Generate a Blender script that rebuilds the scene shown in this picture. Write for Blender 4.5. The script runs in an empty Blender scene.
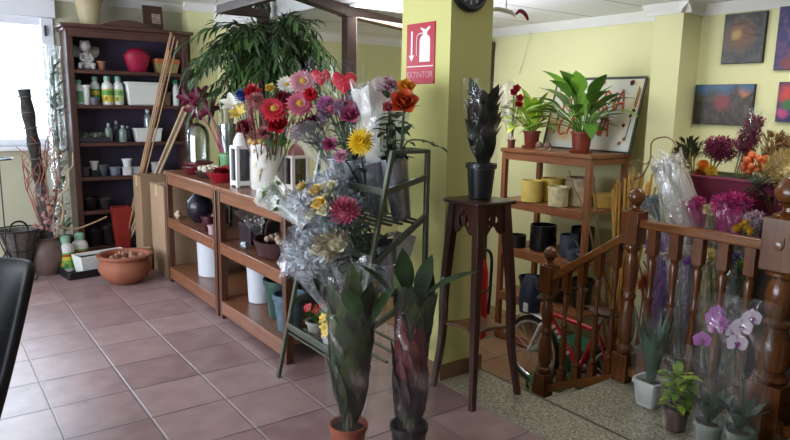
import bpy, math, random
from mathutils import Vector as V, Matrix
R = random.Random(7)
SC = bpy.context.scene
COL = SC.collection
PI = math.pi

# ------------------------------------------------------------------ camera
FPX, PIT, ROLL, YAW, EYE = 655.0, math.radians(9.96), math.radians(.99), math.radians(36.05), V((0, 0, 1.6))
FW = V((math.sin(YAW)*math.cos(PIT), math.cos(YAW)*math.cos(PIT), -math.sin(PIT)))
RT = V((math.cos(YAW), -math.sin(YAW), 0)); UP = RT.cross(FW)
R2 = RT*math.cos(ROLL) + UP*math.sin(ROLL); U2 = UP*math.cos(ROLL) - RT*math.sin(ROLL)
cam = bpy.data.cameras.new('camera'); co = bpy.data.objects.new('camera', cam); COL.objects.link(co)
cam.sensor_width = 36; cam.lens = 36*FPX/790; cam.clip_start = .05
co.matrix_world = Matrix(((R2.x, U2.x, -FW.x, EYE.x), (R2.y, U2.y, -FW.y, EYE.y), (R2.z, U2.z, -FW.z, EYE.z), (0, 0, 0, 1)))
SC.camera = co
def ray(u, v): return FW + R2*((u-395)/FPX) - U2*((v-220)/FPX)
def ax(u, v, x): d = ray(u, v); return EYE + d*(x/d.x)          # a photo point that lies on a plane of the room
def ay(u, v, y): d = ray(u, v); return EYE + d*(y/d.y)
def az(u, v, z): d = ray(u, v); return EYE + d*((z-EYE.z)/d.z)

# ------------------------------------------------------------------ materials
def lin(h):
    h = h.lstrip('#'); c = [int(h[i:i+2], 16)/255 for i in (0, 2, 4)]
    return tuple(x/12.92 if x <= .04045 else ((x+.055)/1.055)**2.4 for x in c) + (1,)
MC = {}
def nodes(name):
    m = bpy.data.materials.new(name); m.use_nodes = True
    t = m.node_tree; t.nodes.clear(); return m, t
def add(t, k, **kw):
    n = t.nodes.new(k)
    for a, b in kw.items():
        if a.startswith('i_'): n.inputs[a[2:].replace('_', ' ')].default_value = b
        else: setattr(n, a, b)
    return n
def ramp(t, fac, stops):
    r = t.nodes.new('ShaderNodeValToRGB'); e = r.color_ramp.elements
    while len(e) < len(stops): e.new(.5)
    for k, (p, c) in enumerate(stops): e[k].position = p; e[k].color = c
    t.links.new(fac, r.inputs['Fac']); return r.outputs['Color']
def mul(c, k): return (min(1, c[0]*k), min(1, c[1]*k), min(1, c[2]*k), 1)
def mat(h, rough=.55, metal=0., var=.18, scale=6., bump=.0, spec=.5, emit=0, coat=0, sheen=0, stretch=None, trans=0):
    key = ('m', h, rough, metal, var, scale, bump, spec, emit, coat, sheen, stretch, trans)
    if key in MC: return MC[key]
    m, t = nodes('surface_' + h.strip('#')); L = t.links
    tc = add(t, 'ShaderNodeTexCoord'); mp = add(t, 'ShaderNodeMapping')
    if stretch: mp.inputs['Scale'].default_value = stretch
    L.new(tc.outputs['Object'], mp.inputs['Vector'])
    n = add(t, 'ShaderNodeTexNoise', i_Scale=scale, i_Detail=4.); L.new(mp.outputs['Vector'], n.inputs['Vector'])
    c = lin(h)
    col = ramp(t, n.outputs['Fac'], [(.3, mul(c, 1-var)), (.7, mul(c, 1+var))])
    b = add(t, 'ShaderNodeBsdfPrincipled', i_Roughness=rough, i_Metallic=metal)
    b.inputs['Specular IOR Level'].default_value = spec
    if coat: b.inputs['Coat Weight'].default_value = coat
    if sheen: b.inputs['Sheen Weight'].default_value = sheen
    if trans: b.inputs['Transmission Weight'].default_value = trans
    L.new(col, b.inputs['Base Color'])
    if emit: L.new(col, b.inputs['Emission Color']); b.inputs['Emission Strength'].default_value = emit
    if bump:
        bp = add(t, 'ShaderNodeBump', i_Strength=bump, i_Distance=.02); L.new(n.outputs['Fac'], bp.inputs['Height']); L.new(bp.outputs['Normal'], b.inputs['Normal'])
    o = add(t, 'ShaderNodeOutputMaterial'); L.new(b.outputs[0], o.inputs['Surface'])
    MC[key] = m; return m
def wood(h, axis='x', rough=.35, var=.35, coat=.15):
    key = ('w', h, axis, rough, var)
    if key in MC: return MC[key]
    s = {'x': (1.2, 14, 14), 'y': (14, 1.2, 14), 'z': (14, 14, 1.2)}[axis]
    m, t = nodes('wood_' + h.strip('#') + axis); L = t.links
    tc = add(t, 'ShaderNodeTexCoord'); mp = add(t, 'ShaderNodeMapping'); mp.inputs['Scale'].default_value = s
    L.new(tc.outputs['Object'], mp.inputs['Vector'])
    n = add(t, 'ShaderNodeTexNoise', i_Scale=3., i_Detail=6., i_Distortion=1.2); L.new(mp.outputs['Vector'], n.inputs['Vector'])
    c = lin(h); col = ramp(t, n.outputs['Fac'], [(.3, mul(c, 1-var)), (.52, c), (.72, mul(c, 1+var*.7))])
    b = add(t, 'ShaderNodeBsdfPrincipled', i_Roughness=rough); b.inputs['Coat Weight'].default_value = coat; b.inputs['Coat Roughness'].default_value = .2
    L.new(col, b.inputs['Base Color'])
    bp = add(t, 'ShaderNodeBump', i_Strength=.08, i_Distance=.01); L.new(n.outputs['Fac'], bp.inputs['Height']); L.new(bp.outputs['Normal'], b.inputs['Normal'])
    o = add(t, 'ShaderNodeOutputMaterial'); L.new(b.outputs[0], o.inputs['Surface'])
    MC[key] = m; return m
def film(h='#ffffff', lo=.08, hi=.5, scale=9., rough=.12, white=.25):
    """crinkled clear wrapping film: mostly clear, with glossy and milky creases"""
    key = ('f', h, lo, hi, scale, rough, white)
    if key in MC: return MC[key]
    m, t = nodes('film_' + h.strip('#')); L = t.links
    tc = add(t, 'ShaderNodeTexCoord'); mp = add(t, 'ShaderNodeMapping'); mp.inputs['Scale'].default_value = (1, 1, .45)
    L.new(tc.outputs['Object'], mp.inputs['Vector'])
    n = add(t, 'ShaderNodeTexNoise', i_Scale=scale, i_Detail=3., i_Distortion=1.5); L.new(mp.outputs['Vector'], n.inputs['Vector'])
    fac = ramp(t, n.outputs['Fac'], [(.48, (lo*.5, lo*.5, lo*.5, 1)), (.60, (lo*.6+hi*.12,)*3 + (1,)), (.72, (hi, hi, hi, 1))])
    tr = add(t, 'ShaderNodeBsdfTransparent'); gl = add(t, 'ShaderNodeBsdfGlossy', i_Roughness=rough); df = add(t, 'ShaderNodeBsdfDiffuse')
    tr.inputs['Color'].default_value = (.97, .98, .98, 1)
    gl.inputs['Color'].default_value = (.95, .95, .97, 1); df.inputs['Color'].default_value = lin(h)
    bp = add(t, 'ShaderNodeBump', i_Strength=.9, i_Distance=.03); L.new(n.outputs['Fac'], bp.inputs['Height']); L.new(bp.outputs['Normal'], gl.inputs['Normal'])
    m1 = add(t, 'ShaderNodeMixShader'); m1.inputs[0].default_value = white; L.new(gl.outputs[0], m1.inputs[1]); L.new(df.outputs[0], m1.inputs[2])
    m2 = add(t, 'ShaderNodeMixShader'); L.new(fac, m2.inputs[0]); L.new(tr.outputs[0], m2.inputs[1]); L.new(m1.outputs[0], m2.inputs[2])
    o = add(t, 'ShaderNodeOutputMaterial'); L.new(m2.outputs[0], o.inputs['Surface'])
    MC[key] = m; return m
def glass(h='#f4fbff', k=.14, rough=.04):
    key = ('g', h, k, rough)
    if key in MC: return MC[key]
    m, t = nodes('clear_glass'); L = t.links
    tr = add(t, 'ShaderNodeBsdfTransparent'); tr.inputs['Color'].default_value = lin(h)
    gl = add(t, 'ShaderNodeBsdfGlossy', i_Roughness=rough); fr = add(t, 'ShaderNodeFresnel', i_IOR=1.45)
    mt = add(t, 'ShaderNodeMath', operation='ADD'); mt.inputs[1].default_value = k*.4; L.new(fr.outputs[0], mt.inputs[0])
    mx = add(t, 'ShaderNodeMixShader'); L.new(mt.outputs[0], mx.inputs[0]); L.new(tr.outputs[0], mx.inputs[1]); L.new(gl.outputs[0], mx.inputs[2])
    o = add(t, 'ShaderNodeOutputMaterial'); L.new(mx.outputs[0], o.inputs['Surface'])
    MC[key] = m; return m

# ------------------------------------------------------------------ mesh builder
def basis(n):
    n = V(n).normalized(); a = V((0, 0, 1)) if abs(n.z) < .93 else V((1, 0, 0))
    x = a.cross(n).normalized(); return x, n.cross(x), n
class MB:
    def __init__(s): s.v = []; s.f = []; s.m = []; s.cur = 0
    def mi(s, k): s.cur = k; return s
    def face(s, pts):
        b = len(s.v); s.v += [V(p) for p in pts]; s.f.append(tuple(range(b, b+len(pts)))); s.m.append(s.cur); return s
    def grid(s, rows, closed=False):
        b = len(s.v); n = len(rows[0])
        for r in rows: s.v += [V(p) for p in r]
        for i in range(len(rows)-1):
            for j in range(n if closed else n-1):
                k = (j+1) % n
                s.f.append((b+i*n+j, b+i*n+k, b+(i+1)*n+k, b+(i+1)*n+j)); s.m.append(s.cur)
        return b
    def cap(s, idx): s.f.append(tuple(idx)); s.m.append(s.cur)
    def box(s, x0, x1, y0, y1, z0, z1):
        return s.hexa([(x0, y0, z0), (x1, y0, z0), (x1, y1, z0), (x0, y1, z0)], [(x0, y0, z1), (x1, y0, z1), (x1, y1, z1), (x0, y1, z1)])
    def hexa(s, lo, hi):
        b = len(s.v); n = len(lo); s.v += [V(p) for p in lo] + [V(p) for p in hi]
        s.cap([b+i for i in reversed(range(n))]); s.cap([b+n+i for i in range(n)])
        for i in range(n):
            j = (i+1) % n; s.cap((b+i, b+j, b+n+j, b+n+i))
        return s
    def obox(s, c, size, rot=0, M=None):
        c = V(c); M = M or Matrix.Rotation(rot, 3, 'Z'); a, b_, h = [k/2 for k in size]
        q = lambda x, y, z: c + M @ V((x, y, z))
        return s.hexa([q(-a, -b_, -h), q(a, -b_, -h), q(a, b_, -h), q(-a, b_, -h)], [q(-a, -b_, h), q(a, -b_, h), q(a, b_, h), q(-a, b_, h)])
    def bar(s, p, q, w, h=None, up=(0, 0, 1)):
        p, q = V(p), V(q); d = (q-p).normalized(); u = V(up)
        x = d.cross(u)
        if x.length < 1e-3: x = d.cross(V((1, 0, 0)))
        x.normalize(); y = x.cross(d); h = h or w; x = x*w/2; y = y*h/2
        return s.hexa([p-x-y, p+x-y, p+x+y, p-x+y], [q-x-y, q+x-y, q+x+y, q-x+y])
    def lathe(s, prof, c=(0, 0, 0), seg=20, n=(0, 0, 1), sx=1, sy=1, caps=True, wob=None, square=0):
        c = V(c); X, Y, Z = basis(n); 
        if tuple(n) == (0, 0, 1): X, Y, Z = V((1, 0, 0)), V((0, 1, 0)), V((0, 0, 1))
        rows = []
        for i, (r, z) in enumerate(prof):
            row = []
            for k in range(seg):
                a = 2*PI*(k+.5)/seg; rr = r*(wob(a, z) if wob else 1)
                if square: rr = r/max(abs(math.cos(a)), abs(math.sin(a)))**square
                row.append(c + X*(math.cos(a)*rr*sx) + Y*(math.sin(a)*rr*sy) + Z*z)
            rows.append(row)
        b = s.grid(rows, True)
        if caps:
            if prof[0][0] > 1e-4: s.cap([b+k for k in reversed(range(seg))])
            if prof[-1][0] > 1e-4: s.cap([b+(len(prof)-1)*seg+k for k in range(seg)])
        return s
    def ell(s, c, r, seg=10, rings=7, n=(0, 0, 1), M=None):
        c = V(c); r = (r, r, r) if isinstance(r, (int, float)) else r
        X, Y, Z = (V((1, 0, 0)), V((0, 1, 0)), V((0, 0, 1))) if tuple(n) == (0, 0, 1) else basis(n)
        rows = []
        for i in range(rings+1):
            t = PI*i/rings; q = math.sin(t) + 1e-5
            rows.append([c - Z*(math.cos(t)*r[2]) + X*(q*math.cos(2*PI*k/seg)*r[0]) + Y*(q*math.sin(2*PI*k/seg)*r[1]) for k in range(seg)])
        s.grid(rows, True); return s
    def tube(s, pts, r, seg=6, caps=True):
        pts = [V(p) for p in pts]; n = len(pts); rows = []; prev = None
        for i, p in enumerate(pts):
            d = (pts[min(i+1, n-1)] - pts[max(i-1, 0)])
            d = d.normalized() if d.length > 1e-9 else V((0, 0, 1))
            if prev is None: x = basis(d)[0]
            else:
                x = prev - d*prev.dot(d); x = x.normalized() if x.length > 1e-6 else basis(d)[0]
            prev = x; y = d.cross(x); rr = r[i] if isinstance(r, (list, tuple)) else r
            rows.append([p + x*(math.cos(2*PI*k/seg)*rr) + y*(math.sin(2*PI*k/seg)*rr) for k in range(seg)])
        b = s.grid(rows, True)
        if caps: s.cap([b+k for k in reversed(range(seg))]); s.cap([b+(n-1)*seg+k for k in range(seg)])
        return s
    def ring(s, c, R_, r, n=(0, 0, 1), seg=28, tseg=6, a0=0, a1=2*PI):
        X, Y, Z = basis(n); c = V(c)
        full = abs(a1-a0-2*PI) < 1e-6; k = seg if full else seg+1
        rows = []
        for i in range(k):
            a = a0 + (a1-a0)*i/seg; d = X*math.cos(a) + Y*math.sin(a)
            rows.append([c + d*(R_ + r*math.cos(2*PI*j/tseg)) + Z*(r*math.sin(2*PI*j/tseg)) for j in range(tseg)])
        if full: rows.append(rows[0])
        s.grid(rows, True); return s
    def leaf(s, base, d, L, W, up=(0, 0, 1), droop=.3, fold=.25, n=5, peak=.45, tip=0.04, wave=0.):
        """a folded, arching blade from base along d; up is the side its face looks to"""
        base = V(base); d = V(d).normalized(); u = V(up); sd = d.cross(u)
        if sd.length < 1e-3: sd = d.cross(V((.3, 1, .2)))
        sd.normalize(); nn = sd.cross(d).normalized(); rows = []
        for i in range(n+1):
            t = i/n
            w = W/2*(math.sin(PI*min(1, t/peak*.5)) if t < peak else math.cos(PI/2*(t-peak)/(1-peak))**.8) + W*tip*(1-t)
            if i == n: w = W*.01
            p = base + d*(L*(t-.25*abs(droop)*t*t)) - nn*(droop*L*t*t)
            q = nn*(fold*w) + nn*(wave*W*math.sin(t*9))
            rows.append([p - sd*w + q, p, p + sd*w + q])
        s.grid(rows); return s
    def petal(s, base, d, up, L, W, cup=.3, curl=.2):
        base = V(base); d = V(d).normalized(); sd = d.cross(V(up)).normalized(); nn = sd.cross(d).normalized(); rows = []
        for i in range(8):
            t = i/7; w = W/2*(min(1, .25 + 1.5*t) if t < .5 else math.sqrt(max(.02, 1-((t-.5)/.52)**2)))
            p = base + d*(L*t) - nn*(curl*L*t**3); rows.append([p + sd*(w*q) + nn*(cup*w*q*q) for q in (-1, -.55, 0, .55, 1)])
        s.grid(rows); return s
    # ---------------- flower heads
    def daisy(s, c, n, r, k=16, w=.3, lift=.25, layers=2, eye=.22):
        X, Y, Z = basis(n); c = V(c); s.mi(0)
        for l in range(layers):
            q = 1 - .25*l
            for i in range(k):
                a = 2*PI*(i+.5*l)/k + R.uniform(-.05, .05); d = X*math.cos(a) + Y*math.sin(a) + Z*(lift + .3*l)
                s.leaf(c, d, r*q*R.uniform(.92, 1.05), r*w, up=Z, droop=.12, fold=.2, n=4, peak=.62)
        s.mi(1).ell(c + Z*(r*.08), (r*eye, r*eye, r*eye*.6), 8, 5, n=Z); s.mi(0); return s
    def mum(s, c, n, r, k=90, w=.17):
        X, Y, Z = basis(n); c = V(c); s.mi(0)
        for i in range(k):
            h = 1 - 1.25*(i+.5)/k; a = i*2.39996; q = math.sqrt(max(0, 1-h*h))
            d = X*(math.cos(a)*q) + Y*(math.sin(a)*q) + Z*h
            s.leaf(c + d*r*.15, d, r*.88*R.uniform(.9, 1.05), r*w, up=Z if abs(h) < .9 else X, droop=-.25, fold=.35, n=3, peak=.65)
        s.ell(c, r*.5, 8, 5); return s
    def rose(s, c, n, r):
        X, Y, Z = basis(n); c = V(c); s.mi(0); r *= .8
        for j, (cnt, tilt, L, W) in enumerate([(3, .08, 1.0, .7), (4, .2, 1., .95), (5, .38, .98, 1.15), (5, .6, .92, 1.3)]):
            for i in range(cnt):
                a = 2*PI*(i + .37*j)/cnt + R.uniform(-.1, .1); rd = X*math.cos(a) + Y*math.sin(a)
                d = rd*math.sin(tilt) + Z*math.cos(tilt); u = Z*math.sin(tilt) - rd*math.cos(tilt)
                s.petal(c - Z*r*.75 + rd*(r*.08*j), d, u, r*1.5*L, r*W*1.15, .35, (-.12, -.04, .08, .28)[j])
        s.ell(c - Z*r*.25, (r*.42, r*.42, r*.6), 8, 6, n=Z); return s
    def tuft(s, c, r, k=22):
        c = V(c); s.mi(0)
        for i in range(k):
            h = 1 - 2*(i+.5)/k; a = i*2.39996; q = math.sqrt(1-h*h); d = V((math.cos(a)*q, math.sin(a)*q, h))
            s.leaf(c + d*r*R.uniform(.05, .5), d + V((R.gauss(0, .3), R.gauss(0, .3), .2)), r*R.uniform(.4, .75), r*R.uniform(.25, .42), up=V((.2, -.5, .8)), droop=R.uniform(-.2, .4), fold=.3, n=2)
        return s
    def frill(s, c, n, r, k=34):
        X, Y, Z = basis(n); c = V(c); s.mi(0)
        for i in range(k):
            h = 1 - 1.0*(i+.5)/k; a = i*2.39996; q = math.sqrt(max(0, 1-h*h))
            d = X*(math.cos(a)*q) + Y*(math.sin(a)*q) + Z*(h+.1)
            s.leaf(c - Z*r*.3, d, r*1.15*R.uniform(.85, 1.1), r*.55, up=(Z if q > .3 else X), droop=R.uniform(-.15, .2), fold=R.uniform(-.5, .5), n=3, peak=.8, wave=.08)
        return s
    def orchid(s, c, n, r):
        X, Y, Z = basis(n); c = V(c)
        up = (V((0, 0, 1)) - Z*Z.z).normalized(); sd = up.cross(Z); s.mi(0)
        for a, L, W in ((90, 1, .62), (215, 1, .62), (325, 1, .62)):
            d = sd*math.cos(math.radians(a)) + up*math.sin(math.radians(a)); s.leaf(c - Z*.1*r, d + Z*.1, r*L, r*W, up=Z, droop=.1, fold=.1, n=4, peak=.55)
        for a in (15, 165):
            d = sd*math.cos(math.radians(a)) + up*math.sin(math.radians(a)); s.leaf(c, d + Z*.12, r*.98, r*1.15, up=Z, droop=.12, fold=.08, n=4, peak=.55, tip=.1)
        s.mi(1); s.leaf(c, -up + Z*.6, r*.55, r*.4, up=Z, droop=-.25, fold=.4, n=3); s.leaf(c, sd*.8 + Z*.6 - up*.2, r*.3, r*.25, up=Z, n=3); s.leaf(c, -sd*.8 + Z*.6 - up*.2, r*.3, r*.25, up=Z, n=3)
        s.ell(c + Z*r*.12, (r*.12, r*.12, r*.16), 6, 4, n=Z); s.mi(0); return s
    def build(s, name, mats, parent=None, origin=None, smooth=True, bevel=0, solid=0, sub=0, angle=None):
        org = V(ORG[parent.name]) if parent is not None else V(origin or (0, 0, 0))
        me = bpy.data.meshes.new(name); me.from_pydata([tuple(p - org) for p in s.v], [], s.f)
        for m in (mats if isinstance(mats, (list, tuple)) else [mats]): me.materials.append(m)
        for p, k in zip(me.polygons, s.m): p.material_index = k
        o = bpy.data.objects.new(name, me); COL.objects.link(o)
        if parent is not None: o.parent = parent
        else: o.location = org
        ORG[o.name] = tuple(org)
        if smooth:
            for p in me.polygons: p.use_smooth = True
            try: me.set_sharp_from_angle(angle=math.radians(angle or 42))
            except Exception: pass
        if bevel:
            b = o.modifiers.new('bevel', 'BEVEL'); b.width = bevel; b.segments = 2; b.limit_method = 'ANGLE'
        if solid:
            b = o.modifiers.new('solid', 'SOLIDIFY'); b.thickness = solid; b.offset = 0
        if sub:
            b = o.modifiers.new('sub', 'SUBSURF'); b.levels = sub; b.render_levels = sub
        return o
ORG = {}
def thing(name, label, cat, loc=(0, 0, 0), group=None):
    o = bpy.data.objects.new(name, None); COL.objects.link(o); o.location = loc; o.empty_display_size = .05
    o['label'] = label; o['category'] = cat
    if group: o['group'] = group
    ORG[o.name] = tuple(loc); return o
def tag(o, label, cat, group=None):
    o['label'] = label; o['category'] = cat
    if group: o['group'] = group
    return o
def struct(o): o['kind'] = 'structure'; return o
def copy_thing(o, loc, label, group=None):
    c = o.copy(); COL.objects.link(c); c.location = loc; c['label'] = label; ORG[c.name] = tuple(loc)
    if group: c['group'] = group
    def rec(a, b):
        for ch in list(a.children):
            d = ch.copy(); COL.objects.link(d); d.parent = b; rec(ch, d)
    rec(o, c); return c
def lerp(a, b, t): return V(a)*(1-t) + V(b)*t
def curve(pts, n=12):
    """smooth path through control points"""
    pts = [V(p) for p in pts]; out = []
    q = [pts[0]*2 - pts[1]] + pts + [pts[-1]*2 - pts[-2]]
    for i in range(1, len(q)-2):
        for k in range(n):
            t = k/n; a, b, c, d = q[i-1], q[i], q[i+1], q[i+2]
            out.append(.5*((2*b) + (c-a)*t + (2*a-5*b+4*c-d)*t*t + (3*b-a-3*c+d)*t*t*t))
    out.append(pts[-1]); return out
# ------------------------------------------------------------------ the room
CEIL, LOWC, LOWF = 2.62, 2.37, -.51
def tiles(name, c1, c2, grout, x0, y0, a, rough=.37):
    m, t = nodes(name); L = t.links
    g = add(t, 'ShaderNodeNewGeometry'); sp = add(t, 'ShaderNodeSeparateXYZ'); L.new(g.outputs['Position'], sp.inputs[0])
    def M(op, a_, b_=None):
        n = add(t, 'ShaderNodeMath', operation=op)
        for k, q in enumerate((a_, b_)):
            if q is None: continue
            if isinstance(q, (int, float)): n.inputs[k].default_value = q
            else: L.new(q, n.inputs[k])
        return n.outputs[0]
    ds, cells = [], []
    for ch, o in (('X', x0), ('Y', y0)):
        q = M('DIVIDE', M('SUBTRACT', sp.outputs[ch], o), a); f = M('FRACT', q); cells.append(M('FLOOR', q))
        ds.append(M('MULTIPLY', M('MINIMUM', f, M('SUBTRACT', 1., f)), a))
    d = M('MINIMUM', ds[0], ds[1])
    edge = ramp(t, M('MULTIPLY', d, 60.), [(.24, (0, 0, 0, 1)), (.46, (1, 1, 1, 1))])
    cb = add(t, 'ShaderNodeCombineXYZ'); L.new(cells[0], cb.inputs[0]); L.new(cells[1], cb.inputs[1])
    wn = add(t, 'ShaderNodeTexWhiteNoise', noise_dimensions='3D'); L.new(cb.outputs[0], wn.inputs['Vector'])
    n = add(t, 'ShaderNodeTexNoise', i_Scale=7., i_Detail=6.); L.new(g.outputs['Position'], n.inputs['Vector'])
    mixf = M('ADD', M('MULTIPLY', wn.outputs['Value'], .35), M('MULTIPLY', n.outputs['Fac'], .8))
    tc = ramp(t, mixf, [(.3, lin(c1)), (.85, lin(c2))])
    mx = add(t, 'ShaderNodeMix', data_type='RGBA'); L.new(edge, mx.inputs[0]); L.new(tc, mx.inputs[7])
    gx = add(t, 'ShaderNodeMix', data_type='RGBA'); L.new(M('LESS_THAN', ds[1], ds[0]), gx.inputs[0]); gx.inputs[6].default_value = lin(grout); gx.inputs[7].default_value = mul(lin(grout), .45); L.new(gx.outputs[2], mx.inputs[6])  # reflected sheen painted in: joints running along y paler than those along x
    b = add(t, 'ShaderNodeBsdfPrincipled', i_Roughness=rough); L.new(mx.outputs[2], b.inputs['Base Color'])
    h = M('ADD', M('MULTIPLY', edge, 1.), M('MULTIPLY', n.outputs['Fac'], .25))
    bp = add(t, 'ShaderNodeBump', i_Strength=.5, i_Distance=.006); L.new(h, bp.inputs['Height']); L.new(bp.outputs['Normal'], b.inputs['Normal'])
    o = add(t, 'ShaderNodeOutputMaterial'); L.new(b.outputs[0], o.inputs['Surface']); return m
def granite():
    m, t = nodes('speckled_granite'); L = t.links; g = add(t, 'ShaderNodeNewGeometry')
    v1 = add(t, 'ShaderNodeTexVoronoi', i_Scale=150.); v2 = add(t, 'ShaderNodeTexNoise', i_Scale=60., i_Detail=3.); v3 = add(t, 'ShaderNodeTexNoise', i_Scale=3.)
    for q in (v1, v2, v3): L.new(g.outputs['Position'], q.inputs['Vector'])
    sp = add(t, 'ShaderNodeSeparateColor'); L.new(v1.outputs['Color'], sp.inputs[0])
    c = ramp(t, sp.outputs[0], [(.0, lin('#626054')), (.22, lin('#7e7a68')), (.5, lin('#999582')), (.8, lin('#b2ad99')), (1, lin('#c8c3b0'))])
    d = ramp(t, v2.outputs['Fac'], [(.4, (.75, .75, .72, 1)), (.6, (1, 1, 1, 1))])
    mx = add(t, 'ShaderNodeMix', data_type='RGBA', blend_type='MULTIPLY'); mx.inputs[0].default_value = 1; L.new(c, mx.inputs[6]); L.new(d, mx.inputs[7])
    b = add(t, 'ShaderNodeBsdfPrincipled', i_Roughness=.3); L.new(mx.outputs[2], b.inputs['Base Color'])
    o = add(t, 'ShaderNodeOutputMaterial'); L.new(b.outputs[0], o.inputs['Surface']); return m
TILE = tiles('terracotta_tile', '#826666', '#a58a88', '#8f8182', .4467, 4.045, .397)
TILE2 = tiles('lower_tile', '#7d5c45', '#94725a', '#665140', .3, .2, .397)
GRAN = granite()
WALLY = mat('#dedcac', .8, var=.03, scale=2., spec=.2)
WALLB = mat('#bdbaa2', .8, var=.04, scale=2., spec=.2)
WHITE = mat('#e9e8e6', .6, var=.02)
PILL = mat('#cfcc86', .8, var=.03, scale=2., spec=.2)
NOSE = mat('#4c4a42', .5)

def S(name, m, *boxes, bevel=0):
    b = MB()
    for q in boxes: b.box(*q)
    return struct(b.build(name, m, bevel=bevel))
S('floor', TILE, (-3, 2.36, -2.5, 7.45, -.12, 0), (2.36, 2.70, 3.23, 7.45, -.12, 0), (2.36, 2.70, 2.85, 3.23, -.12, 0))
S('floor_kerb', GRAN, (2.36, 2.695, -2.5, 2.85, -.6, .002), bevel=.004)
S('floor_landing', GRAN, (2.703, 3.42, -2.5, 2.24, -.6, 0), bevel=.004)
S('trim_1', NOSE, (2.688, 2.706, -2.5, 2.85, -.5, .0028))
S('floor_step', GRAN, (2.703, 3.42, 2.24, 2.52, -.6, -.17), (2.703, 3.42, 2.52, 2.80, -.6, -.34))
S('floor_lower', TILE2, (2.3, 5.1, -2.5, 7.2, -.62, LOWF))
S('wall_riser', WALLY, (2.60, 2.695, 2.85, 7.2, LOWF, -.121))
# back wall with the window, and the pier beside the bookcase
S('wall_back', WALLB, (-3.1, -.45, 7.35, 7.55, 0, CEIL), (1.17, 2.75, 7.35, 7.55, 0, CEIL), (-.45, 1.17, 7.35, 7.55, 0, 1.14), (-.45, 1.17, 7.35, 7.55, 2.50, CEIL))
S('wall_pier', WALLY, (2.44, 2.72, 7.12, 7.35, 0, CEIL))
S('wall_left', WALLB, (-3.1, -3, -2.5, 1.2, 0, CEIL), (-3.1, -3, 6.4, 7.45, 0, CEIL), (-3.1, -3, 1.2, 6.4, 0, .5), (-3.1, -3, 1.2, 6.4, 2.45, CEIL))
S('wall_front', mat('#7a7468', .8), (-3.1, 5.0, -2.6, -2.5, -.6, CEIL))
S('wall_right', WALLY, (4.85, 5.0, -2.5, 6.75, -.6, LOWC+.3))
S('wall_rear', WALLY, (2.80, 4.85, 6.6, 6.75, -.6, LOWC+.3))
S('wall_passage', WALLY, (2.725, 2.80, 6.6, 7.35, -.6, CEIL))
S('wall_column', WALLY, (4.60, 4.85, 2.79, 3.02, -.6, LOWC))
S('ceiling', WHITE, (-3.1, 2.722, -2.6, 7.5, CEIL, CEIL+.1))
def ceil_low():
    m, t = nodes('ceiling_boards'); L = t.links; g = add(t, 'ShaderNodeNewGeometry'); sp = add(t, 'ShaderNodeSeparateXYZ'); L.new(g.outputs['Position'], sp.inputs[0])
    f = add(t, 'ShaderNodeMath', operation='MULTIPLY'); f.inputs[1].default_value = 1/.62; L.new(sp.outputs['Y'], f.inputs[0])
    q = add(t, 'ShaderNodeMath', operation='FRACT'); L.new(f.outputs[0], q.inputs[0])
    c = ramp(t, q.outputs[0], [(0, lin('#8f8f92')), (.018, lin('#8f8f92')), (.03, lin('#f0f0f8')), (1, lin('#f0f0f8'))])
    b = add(t, 'ShaderNodeBsdfPrincipled', i_Roughness=.7); L.new(c, b.inputs['Base Color'])
    o = add(t, 'ShaderNodeOutputMaterial'); L.new(b.outputs[0], o.inputs['Surface']); return m
S('ceiling_lower', ceil_low(), (2.722, 5.0, -2.6, 7.4, LOWC, LOWC+.08))
S('ceiling_fascia', WHITE, (2.712, 2.74, -2.6, 7.4, LOWC-.002, CEIL+.05))
S('pillar', PILL, (2.38, 2.69, 2.79, 3.23, 0, CEIL))
S('baseboard_pillar', mat('#7d5a42', .4, var=.15), (2.368, 2.702, 2.778, 3.242, .002, .095))
# white cornices
def cornice(name, p, q, inward, z):
    b = MB(); p, q, n = V(p), V(q), V(inward)
    prof = [(0, -.075), (.018, -.075), (.03, -.05), (.065, -.018), (.075, 0), (0, 0)]
    lo = [V((p.x, p.y, z)) + n*a + V((0, 0, h)) for a, h in prof]; hi = [V((q.x, q.y, z)) + n*a + V((0, 0, h)) for a, h in prof]
    b.hexa(lo, hi); return struct(b.build(name, WHITE, angle=25))
cornice('trim_2', (4.85, 3.02, 0), (4.85, 6.6, 0), (-1, 0, 0), LOWC)
cornice('trim_3', (4.85, -2.5, 0), (4.85, 2.79, 0), (-1, 0, 0), LOWC)
cornice('trim_4', (4.60, 2.72, 0), (4.60, 3.09, 0), (-1, 0, 0), LOWC)
cornice('trim_5', (4.53, 2.79, 0), (4.85, 2.79, 0), (0, -1, 0), LOWC)
cornice('trim_6', (2.8, 6.6, 0), (4.85, 6.6, 0), (0, -1, 0), LOWC)
cornice('trim_7', (-3, 7.35, 0), (2.44, 7.35, 0), (0, -1, 0), CEIL)
cornice('trim_8', (2.38, 7.12, 0), (2.75, 7.12, 0), (0, -1, 0), CEIL)
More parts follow.
